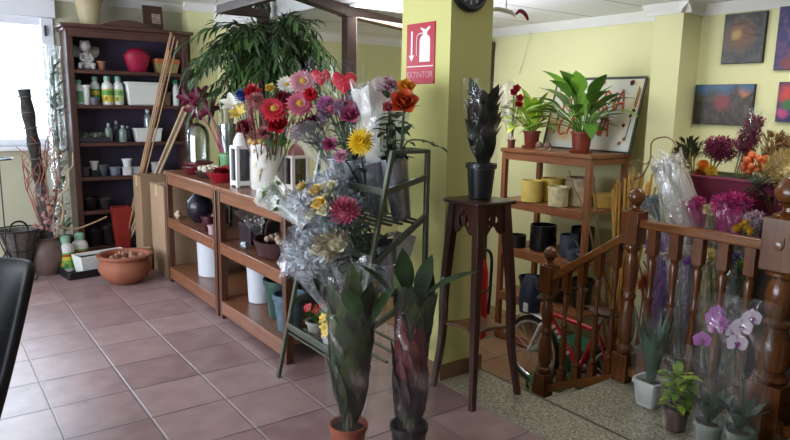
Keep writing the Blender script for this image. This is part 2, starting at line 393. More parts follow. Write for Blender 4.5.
# window on the back wall
FR = mat('#e4e6ec', .4, var=.02)
b = MB()
for q in ((-.45, -.37, 7.37, 7.45, 1.14, 2.38), (1.06, 1.17, 7.33, 7.45, 1.14, 2.38), (-.45, 1.17, 7.37, 7.45, 1.14, 1.21), (-.45, 1.17, 7.37, 7.45, 2.30, 2.38), (.30, .38, 7.37, 7.45, 1.14, 2.38)): b.box(*q)
w1 = struct(b.build('window_1', FR, bevel=.006))
b = MB(); b.box(-.37, 1.06, 7.405, 7.411, 1.21, 2.30); b.build('pane', glass(k=.05), w1)
b = MB(); b.box(-.5, 1.19, 7.27, 7.36, 2.37, 2.54); b.build('shutter_box', FR, w1, bevel=.01)
b = MB(); b.box(-.5, 1.2, 7.27, 7.38, 1.10, 1.14); b.build('sill', FR, w1, bevel=.006)
b = MB(); b.box(1.085, 1.105, 7.30, 7.34, 2.20, 2.30); b.build('hinge', mat('#33363d', .4), w1, bevel=.004)
# the big street-side window on the left, out of the picture
b = MB()
for y in (1.2, 2.9, 4.6, 6.34): b.box(-3.08, -3.0, y, y+.06, .5, 2.45)
b.box(-3.08, -3.0, 1.2, 6.4, .5, .56); b.box(-3.08, -3.0, 1.2, 6.4, 2.39, 2.45)
w2 = struct(b.build('window_2', FR, bevel=.006)); b = MB(); b.box(-3.05, -3.044, 1.2, 6.4, .5, 2.45); b.build('pane', glass(k=.05), w2)
# brown timber frame behind the pillar
BRW = wood('#38211a', 'z', .45); BRX = wood('#38211a', 'x', .45)
for k, (x, y, z0, z1) in enumerate(((2.60, 5.62, -.1, 2.62), (2.84, 4.56, LOWF, 2.30), (4.80, 5.02, LOWF, 2.25))):
    struct(MB().box(x-.045, x+.045, y-.045, y+.045, z0, z1).build('trim_%d' % (12+k), BRW, bevel=.006))
b = MB(); b.bar((2.755, 4.54, 2.315), (4.83, 5.01, 2.205), .09, .08); struct(b.build('trim_10', BRX, bevel=.006))
b = MB(); b.bar((2.30, 4.44, 2.385), (2.76, 4.54, 2.32), .09, .08); struct(b.build('trim_15', BRX, bevel=.006))
b = MB(); b.box(1.94, 2.0, 3.5, 5.0, 2.265, 2.33); b.box(1.94, 2.34, 4.98, 5.04, 2.265, 2.33); b.box(1.94, 2.0, 3.45, 3.52, 2.265, 2.62); struct(b.build('trim_11', BRX, bevel=.006))

# ------------------------------------------------------------------ lamps, daylight and an added fill light
def area(name, loc, rot, sx, sy, power, col):
    l = bpy.data.lights.new(name, 'AREA'); l.shape = 'RECTANGLE'; l.size = sx; l.size_y = sy; l.energy = power; l.color = col
    o = bpy.data.objects.new(name, l); COL.objects.link(o); o.location = loc; o.rotation_euler = rot; return o
area('daylight_left', (-2.98, 3.8, 1.48), (0, -PI/2, 0), 1.9, 5.1, 260, (.84, .91, 1))
area('daylight_back', (.36, 7.62, 1.78), (-PI/2, 0, 0), 1.45, 1.1, 90, (.84, .91, 1))
area('lamp_stairs', (4.0, 1.7, 2.30), (0, 0, 0), .6, 1.0, 14, (1, .97, .88))
area('fill_alcove', (3.02, 3.78, 1.9), (0, -PI/2 - .85, 0), .9, 1.1, 18, (.97, .98, 1))  # added fill with no fitting, behind the pillar; brightens right wall and ceiling
area('lamp_corner', (3.3, 4.6, 2.28), (0, 0, 0), .8, .3, 26, (1, .97, .86))
wd = bpy.data.worlds.new('world'); SC.world = wd; wd.use_nodes = True
wd.node_tree.nodes['Background'].inputs[0].default_value = (.92, .96, 1, 1); wd.node_tree.nodes['Background'].inputs[1].default_value = 3.
SC.view_settings.view_transform = 'Standard'; SC.view_settings.look = 'None'; SC.view_settings.gamma = 1; SC.view_settings.exposure = 0; SC.view_settings.use_curve_mapping = False
SC.cycles.transparent_max_bounces = 24; SC.cycles.max_bounces = 8; SC.cycles.use_denoising = True
SC.cycles.sample_clamp_indirect = 6
# recessed fluorescent lamp on the lower ceiling
t = thing('ceiling_light', 'white recessed fluorescent lamp on the ceiling behind the brown beam', 'ceiling light', (3.05, 4.35, LOWC))
MB().box(2.80, 3.30, 4.2, 4.5, LOWC-.025, LOWC-.001).build('frame', WHITE, t, bevel=.006)
MB().box(2.83, 3.27, 4.23, 4.47, LOWC-.029, LOWC-.024).build('diffuser', mat('#fffdf2', .5, emit=2.), t)
# ------------------------------------------------------------------ bookcase and what is on it
DW, DWX = wood('#4e332d', 'z', .38), wood('#573830', 'x', .38)
t = thing('bookcase', 'tall dark brown open bookcase with an arched crown beside the window', 'bookcase', (1.79, 7.15, 0))
BX0, BX1, BY0, BY1 = 1.215, 2.375, 7.0, 7.32
for x in (BX0, BX1-.06): MB().box(x, x+.06, BY0, BY1, 0, 2.275).build('side_panel', DW, t, bevel=.006)
MB().box(BX0+.06, BX1-.06, BY1-.02, BY1, 0, 2.275).build('back_panel', mat('#443b52', .6, var=.1), t)
for z in (.13, .50, .84, 1.18, 1.55, 1.885): MB().box(BX0+.06, BX1-.06, BY0+.01, BY1-.02, z-.035, z).build('shelf', DWX, t, bevel=.004)
b = MB(); n = 24; lo, hi = [], []
for i in range(n+1):
    q = i/n; x = BX0+.03 + (BX1-BX0-.06)*q; h = 2.24 + .09*max(0, math.sin(PI*min(1, max(0, (q-.18)/.64))))**1.2 + .05
    lo.append((x, 2.13, h))
for i in range(n):
    (xa, za, ha), (xb, zb, hb) = lo[i], lo[i+1]
    b.hexa([(xa, BY0-.015, za+.06), (xb, BY0-.015, zb+.06), (xb, BY0+.025, zb+.06), (xa, BY0+.025, za+.06)], [(xa, BY0-.015, ha), (xb, BY0-.015, hb), (xb, BY0+.025, hb), (xa, BY0+.025, ha)])
b.build('arched_crown', DWX, t)
b = MB(); b.box(BX0-.05, BX1+.05, BY0-.05, BY1, 2.275, 2.31).box(BX0-.025, BX1+.025, BY0-.025, BY1, 2.245, 2.275); b.build('cornice', DWX, t, bevel=.008)
MB().box(BX0+.06, BX1-.06, BY0+.03, BY0+.05, 0, .095).build('plinth', DWX, t, bevel=.003)
def bk(u, v): return ay(u, v, 7.12)
def pot(name, label, cat, c, r0, r1, h, m, group=None, rim=.012, soil=None, square=0, seg=22, parent=None):
    """a hollow pot: bottom radius, top radius, height"""
    x, y, z = c
    prof = [(r0*.9, 0), (r0, .004), (r1-.004, h*.86), (r1+rim*.4, h*.87), (r1+rim*.4, h), (r1-.008, h), (r1-.012, h*.84), (r0*.85, .02), (0, .02)]
    b = MB(); b.lathe(prof, (x, y, z), seg, square=square)
    if parent is not None: o = b.build(name, m, parent, angle=50)
    else: o = tag(b.build(name, m, None, (x, y, z), angle=50), label, cat, group)
    if soil: b = MB(); b.lathe([(0, h*.8), (r1-.012, h*.8)], (x, y, z), seg, caps=False, square=square); b.build('soil', soil, o)
    return o
SOIL = mat('#2e2119', .95, var=.4, scale=60, bump=.6)
o = pot('flower_pot', 'large beige ceramic pot standing on top of the dark bookcase', 'pot', (1.46, 7.14, 2.311), .085, .125, .27, mat('#b9ab86', .5), rim=.02)
t = thing('picture_frame', 'small square brown picture standing on top of the bookcase', 'picture', (2.07, 7.12, 2.311))
MB().obox((2.07, 7.14, 2.436), (.20, .02, .25), M=Matrix.Rotation(-.12, 3, 'X')).build('frame', wood('#4a2d24', 'z'), t, bevel=.006)
b = MB(); M = Matrix.Rotation(-.12, 3, 'X'); b.obox((2.10, 7.129, 2.431), (.085, .004, .10), M=M); b.build('print', mat('#a98f88', .6, var=.5, scale=40), t)
# top shelf
STAT = mat('#b9b6b4', .6, var=.12)
p = bk(86, 67); z = 1.886; x = p.x
t = thing('cherub_figurine', 'grey white winged cherub figurine on the top shelf of the bookcase', 'figurine', (x, 7.12, z))
b = MB(); b.ell((x, 7.12, z+.03), (.075, .06, .03), 12, 6); b.tube(curve([(x+.02, 7.12, z+.03), (x+.015, 7.12, z+.10), (x, 7.115, z+.17)]), [.05]*12+[.045]*6+[.035]*7, 10)
b.ell((x, 7.10, z+.225), (.052, .052, .056), 12, 8); b.ell((x, 7.055, z+.222), (.008, .01, .008), 6, 4)
b.tube([(x+.04, 7.11, z+.15), (x+.06, 7.08, z+.10), (x+.02, 7.06, z+.07)], [.018, .016, .013]); b.tube([(x-.04, 7.11, z+.15), (x-.05, 7.08, z+.10), (x-.01, 7.06, z+.08)], [.018, .016, .013])
b.tube([(x-.02, 7.11, z+.06), (x-.06, 7.06, z+.05), (x-.07, 7.04, z+.01)], [.026, .022, .015]); b.tube([(x+.03, 7.11, z+.06), (x+.06, 7.06, z+.05), (x+.05, 7.04, z+.01)], [.026, .022, .015])
b.build('body', STAT, t)
b = MB()
for k in range(9): b.ell((x + .03*math.cos(k*2.4), 7.115 + .028*math.sin(k*2.4), z+.255 + .012*math.sin(k*1.7)), .02, 7, 5)
b.build('hair', STAT, t)
for sg in (-1, 1):
    b = MB(); b.leaf((x + sg*.02, 7.15, z+.13), (sg*1, .15, .75), .17, .11, up=(0, -1, 0), droop=.2, fold=.1, wave=.03); b.build('wing', STAT, t, solid=.008)
pot('clay_cup', 'small terracotta cup beside the cherub figurine', 'cup', (bk(101, 67).x, 7.10, 1.886), .03, .042, .09, mat('#a06a55', .7))
t = thing('gift_basket', 'raspberry pink basket with a humped handle on the top bookcase shelf', 'basket', (bk(138, 69).x, 7.12, 1.886)); x = bk(138, 69).x
PK = mat('#a3163f', .5, var=.12); b = MB(); b.lathe([(.085, 0), (.09, .004), (.135, .17), (.13, .172), (.085, .01), (0, .01)], (x, 7.13, 1.886), 24, sy=.7); b.build('bowl', PK, t)
b = MB(); b.ell((x, 7.13, 1.886+.165), (.115, .075, .08), 16, 8); b.build('contents', PK, t)
t = thing('trough_planter', 'orange and green wooden trough at the right of the top bookcase shelf', 'planter', (2.19, 7.12, 1.886))
b = MB(); b.hexa([(2.08, 7.05, 1.886), (2.27, 7.05, 1.886), (2.27, 7.2, 1.886), (2.08, 7.2, 1.886)], [(2.06, 7.04, 1.985), (2.295, 7.04, 1.985), (2.295, 7.22, 1.985), (2.06, 7.22, 1.985)]); b.build('box', mat('#8d7f4f', .6, var=.2), t, bevel=.004)
b = MB(); b.box(2.055, 2.30, 7.03, 7.225, 1.983, 2.03); b.build('rim', mat('#b0603c', .6), t, bevel=.006)
# second shelf: bottles, tub
def bottle(name, label, c, r, h, body, cap, lab=None, lab2=None, group=None, capr=.45, yaw=0):
    x, y, z = c; t = thing(name, label, 'bottle', c, group)
    b = MB(); b.lathe([(r*.92, 0), (r, .006), (r, h*.62), (r*.9, h*.72), (r*.5, h*.8), (r*capr, h*.82), (r*capr, h*.84)], c, 18); b.build('body', body, t)
    b = MB(); b.lathe([(r*(capr+.12), h*.83), (r*(capr+.12), h*.96), (r*capr*.8, h)], c, 14); b.build('cap', cap, t)
    if lab:
        b = MB(); b.lathe([(r*1.012, h*.1), (r*1.012, h*.55)], c, 20, caps=False)
        L = b.build('label', lab, t)
        if lab2:
            b = MB(); b.lathe([(r*1.022, h*.34), (r*1.022, h*.5)], c, 20, caps=False); b.build('label_band', lab2, L)
            b = MB(); b.ell((x - r*.45, y - r*.86, z + h*.22), (r*.3, r*.2, h*.07), 8, 6); b.build('emblem', mat('#c98a2c', .5), L)
    return t
WP, GP, GCAP = mat('#dfe3df', .35, var=.03), mat('#3f8a57', .4), mat('#8fc3a2', .4)
gw = 'plant feed bottles on the second bookcase shelf'
bottle('plant_feed_bottle', 'white and green plant feed bottle at the far left of its bookcase shelf', (bk(79, 102).x, 7.10, 1.551), .047, .24, WP, GCAP, mat('#6f9f72', .5), None, gw)
bottle('plant_feed_bottle', 'plant feed bottle with a green yellow label, half hidden by the sunflower-label one', (bk(97, 101).x, 7.17, 1.551), .05, .28, WP, GCAP, mat('#4a8a4a', .5), mat('#d8c34a', .5), gw)
bottle('plant_feed_bottle', 'plant feed bottle with a yellow and orange flower label on the bookcase', (bk(107, 102).x, 7.08, 1.551), .052, .285, WP, GCAP, mat('#cfc24f', .5), mat('#5d9c4a', .5), gw)
bottle('plant_feed_bottle', 'white plant feed bottle standing next to the white storage tub', (bk(118, 102).x, 7.09, 1.551), .05, .285, WP, GCAP, mat('#b8cf8a', .5), mat('#79ab62', .5), gw)
pot('white_canister', 'slim white canister between the green bottles on the bookcase', 'canister', (bk(86, 102).x, 7.07, 1.551), .032, .034, .19, WP)
pot('small_cup', 'small grey cup in front of the plant feed bottles', 'cup', (bk(93, 102).x, 7.05, 1.551), .03, .045, .07, mat('#6d6a78', .5))
p = bk(143, 103)
t = thing('storage_tub', 'white ribbed plastic storage tub on the second bookcase shelf', 'tub', (p.x, 7.13, 1.551))
b = MB(); b.hexa([(p.x-.155, 7.03, 1.551), (p.x+.155, 7.03, 1.551), (p.x+.155, 7.25, 1.551), (p.x-.155, 7.25, 1.551)], [(p.x-.18, 7.01, 1.775), (p.x+.18, 7.01, 1.775), (p.x+.18, 7.27, 1.775), (p.x-.18, 7.27, 1.775)])
b.build('tub_body', WP, t, bevel=.012); b = MB(); b.box(p.x-.19, p.x+.19, 7.0, 7.28, 1.765, 1.785); b.build('rim', WP, t, bevel=.006)
bottle('spray_bottle', 'small bottle with a dark green top on the right of the storage tub', (2.265, 7.1, 1.551), .035, .27, WP, mat('#1f6b45', .4), None, None, None, .8)
pot('cork_box', 'tan paper tub between storage tub and the small green bottle', 'tub', (2.17, 7.15, 1.551), .05, .055, .14, mat('#8c7660', .7))
# third shelf
p = bk(92, 141); t = thing('plant_tray', 'dark tray of pale green foliage on the third bookcase shelf', 'tray', (p.x, 7.1, 1.181))
MB().box(p.x-.14, p.x+.16, 7.03, 7.2, 1.181, 1.235).build('tray', mat('#2b2c33', .5), t, bevel=.006)
b = MB()
for k in range(70): b.leaf((p.x+R.uniform(-.12, .14), R.uniform(7.05, 7.18), 1.235), (R.uniform(-1, 1), R.uniform(-1, 1), R.uniform(.3, 1)), R.uniform(.05, .11), .04, droop=.4)
b.build('foliage', mat('#93a08f', .6, var=.25), t)
for k, (u, h, r, c, lab) in enumerate([(108, .19, .035, '#72847a', 'grey green glass bottle beside the foliage tray on the bookcase'), (118, .21, .032, '#4a4f5c', 'dark glass bottle with narrow neck on the third bookcase shelf'), (122, .17, .037, '#7c8b83', 'squat grey bottle on the third shelf, in front of the dark ones'), (129, .16, .03, '#3c4050', 'short dark blue bottle beside the white ceramic box')]):
    bottle('glass_bottle', lab, (bk(u, 140).x, 7.16 if k % 2 else 7.07, 1.181), r, h, mat(c, .15), mat('#9aa3a4', .3), None, None, 'bottles on the third bookcase shelf', .35)
p = bk(146, 142); t = thing('ceramic_box', 'white rectangular ceramic trough on the third bookcase shelf', 'planter', (p.x, 7.08, 1.181))
b = MB(); b.hexa([(p.x-.11, 7.03, 1.181), (p.x+.13, 7.03, 1.181), (p.x+.13, 7.14, 1.181), (p.x-.11, 7.14, 1.181)], [(p.x-.125, 7.02, 1.315), (p.x+.145, 7.02, 1.315), (p.x+.145, 7.15, 1.315), (p.x-.125, 7.15, 1.315)]); b.build('trough', WP, t, bevel=.006)
MB().box(p.x-.13, p.x+.15, 7.015, 7.155, 1.305, 1.32).build('rim', WP, t, bevel=.004)
bottle('glass_bottle', 'tall silvery clear bottle standing behind the white ceramic trough', (bk(150, 120).x, 7.2, 1.181), .04, .36, mat('#aab4bd', .12, metal=.4), mat('#c5ccd2', .2), None, None, 'bottles on the third bookcase shelf', .5)
# fourth shelf: small pots
gp = 'small pots on the fourth bookcase shelf'
for u, r0, r1, h, c, lab, y in [(84, .05, .06, .10, '#3b3f49', 'dark grey pot at the left end of the fourth bookcase shelf', 7.1), (95, .026, .04, .09, '#dcdfe2', 'small white tapered pot raised on a dark block, fourth shelf', 7.12), (104, .04, .055, .11, '#5c626c', 'slate grey pot beside the small white tapered pot', 7.14), (115, .045, .055, .085, '#77808d', 'blue grey pot left of the two stacked white cubes', 7.1), (126, .04, .042, .082, '#e3e6e8', 'lower white cube pot carrying another white pot', 7.07), (135, .035, .042, .08, '#cfd3d8', 'white pot directly right of the stacked pair on the bookcase', 7.1), (156, .045, .05, .12, '#b3b4b2', 'pale grey pot half hidden behind the cardboard box', 7.1)]:
    z = .841
    if u == 95: MB_ = tag(MB().box(bk(95, 170).x-.04, bk(95, 170).x+.04, 7.09, 7.16, .841, .90).build('pot_stand', mat('#23252c', .5), None, (0, 0, 0), bevel=.004), 'dark block under the small white tapered pot', 'stand'); z = .901
    pot('small_pot', lab, 'pot', (bk(u, 176).x, y, z), r0, r1, h, mat(c, .4), gp, rim=.006, square=1 if u in (126, 135) else 0)
pot('small_pot', 'white flared pot stacked on top of the white cube pot', 'pot', (bk(126, 166).x, 7.07, .924), .035, .05, .085, mat('#e3e6e8', .4), gp, rim=.006)
# fifth and bottom shelves: dark ceramics
for u, v, z, r0, r1, h, c, lab in [(90, 212, .501, .06, .085, .13, '#25252c', 'black bowl on the fifth shelf, left side of the bookcase'), (106, 212, .501, .05, .07, .11, '#3a3436', 'dark brown pot on the fifth shelf beside the black bowl'), (95, 247, .131, .07, .09, .16, '#262226', 'dark pot on the bottom shelf behind the two feed bottles'), (109, 247, .131, .06, .075, .2, '#31292a', 'deep brown vase on the bottom shelf behind the white planter')]:
    pot('dark_pot', lab, 'pot', (bk(u, v).x, 7.13, z), r0, r1, h, mat(c, .4), 'dark pots on the lower bookcase shelves')

# ------------------------------------------------------------------ display tables
TW = {a: wood('#80523a', a, .32) for a in 'xyz'}
TF = {a: wood('#54301f', a, .35) for a in 'xyz'}
def dtable(y0, y1, label):
    t = thing('display_table', label, 'table', (2.0, (y0+y1)/2, 0), 'low display tables')
    x0, x1 = 1.73, 2.28
    MB().box(x0-.012, x1+.012, y0+.004, y1-.004, .965, 1.0).build('tabletop', TW['y'], t, bevel=.006)
    for x in (x0, x1-.05):
        for y in (y0+.012, y1-.062): MB().box(x, x+.05, y, y+.05, 0, .965).build('leg', TF['z'], t, bevel=.005)
    MB().box(x0+.008, x0+.03, y0+.06, y1-.06, .885, .965).build('apron', TW['y'], t, bevel=.003)
    for z, h in ((.585, .085), (.14, .10)):
        b = MB(); b.box(x0+.03, x1-.05, y0+.02, y1-.02, z-.02, z); s = b.build('shelf', TW['y'], t)
        MB().box(x0-.002, x0+.03, y0+.06, y1-.06, z-h, z+.002).build('lip', TW['y'], s, bevel=.005)
    MB().box(x1-.03, x1-.015, y0+.05, y1-.05, .10, .965).build('back_panel', wood('#4d3a28', 'y', .5), t)
dtable(4.62, 5.84, 'long brown wooden display table with two shelves, nearer the cardboard boxes')
dtable(3.48, 4.61, 'brown wooden display table with two shelves, ending behind the flower rack')
# boxes
CB = mat('#a1856a', .8, var=.08, scale=3); CB2 = mat('#94785e', .8, var=.08, scale=3); TAPE = mat('#c3ab86', .4)
def carton(label, x0, x1, y0, y1, z1, m, rot=0):
    t = thing('cardboard_box', label, 'box', ((x0+x1)/2, (y0+y1)/2, 0), 'cardboard boxes by the bookcase')
    MB().box(x0, x1, y0, y1, 0, z1).build('body', m, t, bevel=.006)
    MB().box(x0+.002, x1-.002, y0-.002, (y0+y1)/2-.002, z1, z1+.005).build('flap', m, t); MB().box(x0+.002, x1-.002, (y0+y1)/2+.002, y1, z1, z1+.005).build('flap', m, t)
    MB().box(x0-.002, x0+.1, (y0+y1)/2-.03, (y0+y1)/2+.03, z1-.1, z1+.007).build('tape', TAPE, t)
carton('large brown cardboard box at the end of the display table', 1.74, 2.18, 5.93, 6.34, .84, CB)
carton('taller narrow cardboard box behind the large one', 1.67, 2.05, 6.40, 6.66, .89, CB2)
carton('tiny cardboard box on the floor in front of the tall box', 1.62, 1.72, 6.30, 6.39, .21, CB)

# ------------------------------------------------------------------ things on the floor by the window
BLK = mat('#15171b', .4)
t = thing('seed_tray', 'flat black tray on the floor holding a white planter and two bottles', 'tray', (1.24, 6.58, 0))
b = MB(); b.obox((1.24, 6.58, .008), (.56, .50, .016), .12)
for dx, dy, sx, sy in ((0, .25, .56, .015), (0, -.25, .56, .015), (.28, 0, .015, .5), (-.28, 0, .015, .5)):
    c = V((1.24, 6.58, .035)) + Matrix.Rotation(.12, 3, 'Z') @ V((dx, dy, 0)); b.obox(c, (sx, sy, .07), .12)
b.build('tray_base', BLK, t, bevel=.004)
t = thing('trough_planter', 'white rectangular planter full of soil on the black tray', 'planter', (1.31, 6.50, .017))
M = Matrix.Rotation(.22, 3, 'Z'); b = MB(); c = V((1.31, 6.50, 0))
def q4(a, b_, z): return [c + M @ V((x, y, z)) for x, y in ((-a, -b_), (a, -b_), (a, b_), (-a, b_))]
rows = [q4(.21, .085, .017), q4(.235, .105, .185), q4(.225, .095, .185), q4(.215, .085, .155)]
b.grid(rows, True); b.cap(range(3, -1, -1)); b.build('trough', WP, t, bevel=.004, smooth=False)
b = MB(); b.face(q4(.218, .088, .158)); b.build('soil', SOIL, t)
gl = 'feed bottles in the black tray'
LABG, LABY = mat('#2f6f3a', .5), mat('#d9c23c', .5)
def feed(label, x, y):
    t = bottle('plant_feed_bottle', label, (x, y, .017), .072, .33, WP, GCAP, mat('#74b143', .5), LABY, gl, .5)
    b = MB(); b.lathe([(.0745, .145), (.0745, .165)], (x, y, .017), 20, caps=False); b.build('label_stripe', mat('#b0402f', .5), t)
    b = MB(); b.obox((x-.03, y-.069, .08), (.05, .012, .035), -.4); b.build('label_mark', LABG, t)
feed('white plant feed bottle with green label, nearer the brown vase', 1.03, 6.63)
feed('white plant feed bottle with green label, beside the soil-filled planter', 1.17, 6.73)
t = thing('terracotta_bowl', 'round terracotta bowl planter on the tile floor in front of the boxes', 'planter', (1.40, 5.99, 0))
b = MB(); b.lathe([(.11, 0), (.125, .01), (.19, .06), (.225, .13), (.215, .19), (.195, .215), (.2, .23), (.235, .245), (.235, .262), (.205, .262), (.19, .24), (.19, .2), (0, .2)], (1.40, 5.99, 0), 40); b.build('bowl', mat('#93573f', .7, var=.1, scale=10), t)
b = MB()
for k in range(26):
    a = R.uniform(0, 6.28); q = .16*math.sqrt(R.random()); b.ell((1.40+q*math.cos(a), 5.99+q*math.sin(a), .215), (R.uniform(.015, .035), R.uniform(.015, .03), R.uniform(.02, .05)), 7, 5)
b.build('dried_filling', mat('#a87c6a', .8, var=.5, scale=30), t)
t = thing('ceramic_vase', 'tall square tapered red vase standing before the bookcase', 'vase', (1.585, 6.84, 0))
b = MB(); x, y = 1.585, 6.84; b.grid([[(x+sx*w, y+sy*w, z) for sx, sy in ((-1, -1), (1, -1), (1, 1), (-1, 1))] for w, z in ((.05, 0), (.085, .55), (.072, .55), (.045, .03))], True); b.cap((3, 2, 1, 0)); b.cap((12, 13, 14, 15))
b.build('vase_body', mat('#8f2a24', .35), t, bevel=.006, smooth=False)
# wrapped sticks leaning out of it
def sticks(name, label, p, q, n, spread, m, wm=None, r=.008, group=None, w0=.035, w1=.05):
    p, q = V(p), V(q); t = thing(name, label, 'sticks', p, group); X, Y, Z = basis(q-p)
    for k in range(n):
        a = k*2.4; d = (X*math.cos(a) + Y*math.sin(a))*math.sqrt((k+.5)/n)
        e = R.uniform(.9, 1.02); MB().tube([p + d*spread*.45, lerp(p, q, .5*e) + d*spread*.8, lerp(p, q, e) + d*spread], r, 6).build('stick', m, t)
    if wm:
        b = MB(); L = (q-p).length
        b.lathe([(w0, L*.25), (w0*1.15, L*.5), (w1, L*.8), (w1*1.2, L*1.0)], p, 18, n=tuple(Z), caps=False, wob=lambda a, z: 1+.12*math.sin(a*3+z*9)); b.build('wrapper', wm, t)
    return t
CLR = film(lo=.10, hi=.55)
sticks('wrapped_sticks', 'thin copper coloured decorative sticks, tallest in the red vase', (1.585, 6.84, .05), tuple(ay(174, 36, 6.55)), 6, .06, mat('#a9845f', .4, var=.35), None, .0075)
sticks('bamboo_bundle', 'pale bamboo poles slanting out of the red vase beside the copper sticks', (1.60, 6.845, .12), tuple(ay(192, 92, 6.35)), 4, .035, mat('#b59f84', .55, var=.2), None, .011)
# vase, bark pole, dry twigs by the window
t = thing('ceramic_vase', 'rounded brown ribbed floor vase under the window', 'vase', (.88, 6.68, 0))
b = MB(); b.lathe([(.09, 0), (.11, .02), (.15, .14), (.155, .22), (.13, .29), (.10, .32), (.115, .345), (.1, .345), (.085, .32), (0, .3)], (.88, 6.68, 0), 30, wob=lambda a, z: 1+.012*math.sin(z*140)); b.build('vase_body', mat('#6b5750', .5, var=.2), t)
t = thing('moss_pole', 'dark bark covered pole leaning from the brown vase before the window', 'pole', (.89, 6.68, .31))
b = MB(); b.tube(curve([(.89, 6.68, .31), (.86, 6.66, .9), (.79, 6.62, 1.68)], 10), [.05+.007*math.sin(i*1.9) for i in range(21)], 9); b.build('bark', mat('#37322f', .95, var=.4, scale=25, bump=.9), t)
for k in range(7): MB().ring(lerp((.87, 6.66, .8), (.795, 6.62, 1.62), k/6), .054, .006, n=(-.07, -.04, 1), seg=14).build('tie', mat('#5b5650', .8), t)
tw = mat('#9c5f4e', .7, var=.25)
for k in range(9):
    a = R.uniform(-1, 1); h = R.uniform(.95, 1.32)
    p = [(.88, 6.68, .32), (.88+.10*a, 6.68+R.uniform(-.08, .08), .62)]
    for j in range(4): p.append((.88 + a*.16 + R.uniform(-.03, .03), 6.66+R.uniform(-.1, .06), .7+(h-.7)*(j+1)/4))
    t = thing('dry_twig', 'thin reddish dry twig in the brown vase, around the bark pole', 'twig', p[0], 'reddish dry twigs in the brown vase')
    MB().tube(curve(p, 5), [.007*(1-.6*i/26) for i in range(26)], 5).build('stem', tw, t)
    for j in range(3):
        q = V(p[3+j % 3]); MB().tube(curve([q, q+V((R.uniform(-.06, .06), R.uniform(-.04, .04), .08)), q+V((R.uniform(-.08, .08), R.uniform(-.05, .05), .18))], 4), .0035, 5).build('side_twig', tw, t)
t = thing('wrapped_bouquet', 'bundle of pink dried flowers in clear film in the brown vase', 'bouquet', (.90, 6.62, .33))
b = MB()
for k in range(50): b.ell((.90+R.gauss(0, .05), 6.60+R.gauss(0, .05), R.uniform(.4, .78)), R.uniform(.012, .025), 6, 4)
b.build('dried_flowers', mat('#a07068', .8, var=.4, scale=20), t)
b = MB(); b.lathe([(.04, 0), (.09, .15), (.11, .4), (.14, .55)], (.90, 6.60, .33), 18, caps=False, wob=lambda a, z: 1+.15*math.sin(a*4+z*8)); b.build('wrapper', CLR, t)
t = thing('curly_twig', 'pale twisted willow branch rising against the bookcase side', 'twig', (.95, 6.64, .32))
MB().tube(curve([(.95, 6.64, .32), (1.0, 6.62, .45), (1.03, 6.6, .6), (1.0, 6.58, .72), (1.08, 6.58, .82), (1.09, 6.58, .95), (1.13, 6.6, 1.0), (1.14, 6.6, 1.12)], 6), [.014-.0002*i for i in range(43)], 6).build('stem', mat('#c2ab8a', .7), t)
MB().tube(curve([(.99, 6.6, .3+.14), (1.1, 6.55, .42), (1.24, 6.52, .46), (1.38, 6.5, .52)], 6), .008, 6).build('side_twig', mat('#8f7350', .7), t)
t = thing('foil_wrapped_plant', 'tall leafy plant sleeved in silvery film between window and bookcase', 'plant', (1.10, 7.08, 0))
b = MB(); b.lathe([(.07, 0), (.09, .25), (.10, .26), (.0, .24)], (1.10, 7.1, 0), 18); b.build('pot', mat('#4a4643', .6), t)
b = MB()
for k in range(90): z = R.uniform(.3, 1.95); b.leaf((1.10+R.gauss(0, .02), 7.09+R.gauss(0, .02), z), (R.uniform(-1, 1), R.uniform(-1, .6), R.uniform(.3, 1.2)), R.uniform(.1, .17), .045, droop=.3)
b.tube([(1.10, 7.1, .2), (1.10, 7.09, 2.0)], .012); b.build('foliage', mat('#5f7a62', .5, var=.3), t)
b = MB(); b.lathe([(.07, .24), (.085, .6), (.085, 1.2), (.075, 1.8), (.09, 2.1)], (1.085, 7.1, 0), 20, caps=False, wob=lambda a, z: 1+.1*math.sin(a*3+z*7)); b.build('wrapper', film('#dfe8ee', .3, .8, 12), t)
# metal urn, wire stand, tray table
t = thing('wire_urn', 'dark metal urn planter with an arched handle on scroll feet', 'urn', (.66, 6.62, 0)); IR = mat('#2b2a2c', .45, metal=.4)
b = MB(); b.lathe([(.05, .06), (.07, .10), (.12, .30), (.165, .42), (.175, .44), (.16, .44), (.10, .25), (0, .12)], (.66, 6.62, 0), 24); b.build('bowl', mat('#57514c', .7, var=.3, scale=30), t)
b = MB()
for k in range(10):
    a = 2*PI*k/10; b.tube(curve([(.66+.06*math.cos(a), 6.62+.06*math.sin(a), .07), (.66+.13*math.cos(a), 6.62+.13*math.sin(a), .28), (.66+.18*math.cos(a), 6.62+.18*math.sin(a), .45)], 5), .005, 5)
b.ring((.66, 6.62, .45), .18, .008); b.ring((.66, 6.62, .27), .13, .005); b.build('wire_cage', IR, t)
MB().ring((.66, 6.62, .44), .08, .009, n=(.3, -1, 0), a0=0, a1=2*PI).build('handle', IR, t)
for k in range(3):
    a = 2*PI*k/3 + 5.2; d = V((math.cos(a), math.sin(a), 0)); c = V((.66, 6.62, 0))
    MB().tube(curve([c+V((0, 0, .12)), c+d*.08+V((0, 0, .02)), c+d*.18+V((0, 0, .01)), c+d*.20+V((0, 0, .06)), c+d*.16+V((0, 0, .065))], 6), .006, 6).build('foot', IR, t)
t = thing('tray_stand', 'slim black metal stand with a thin round tray top by the window', 'stand', (.54, 6.45, 0))
MB().lathe([(0, 1.085), (.10, 1.085), (.105, 1.10), (.10, 1.10), (.098, 1.09), (0, 1.09)], (.54, 6.45, 0), 26).build('tray_top', mat('#45505c', .3, metal=.5), t)
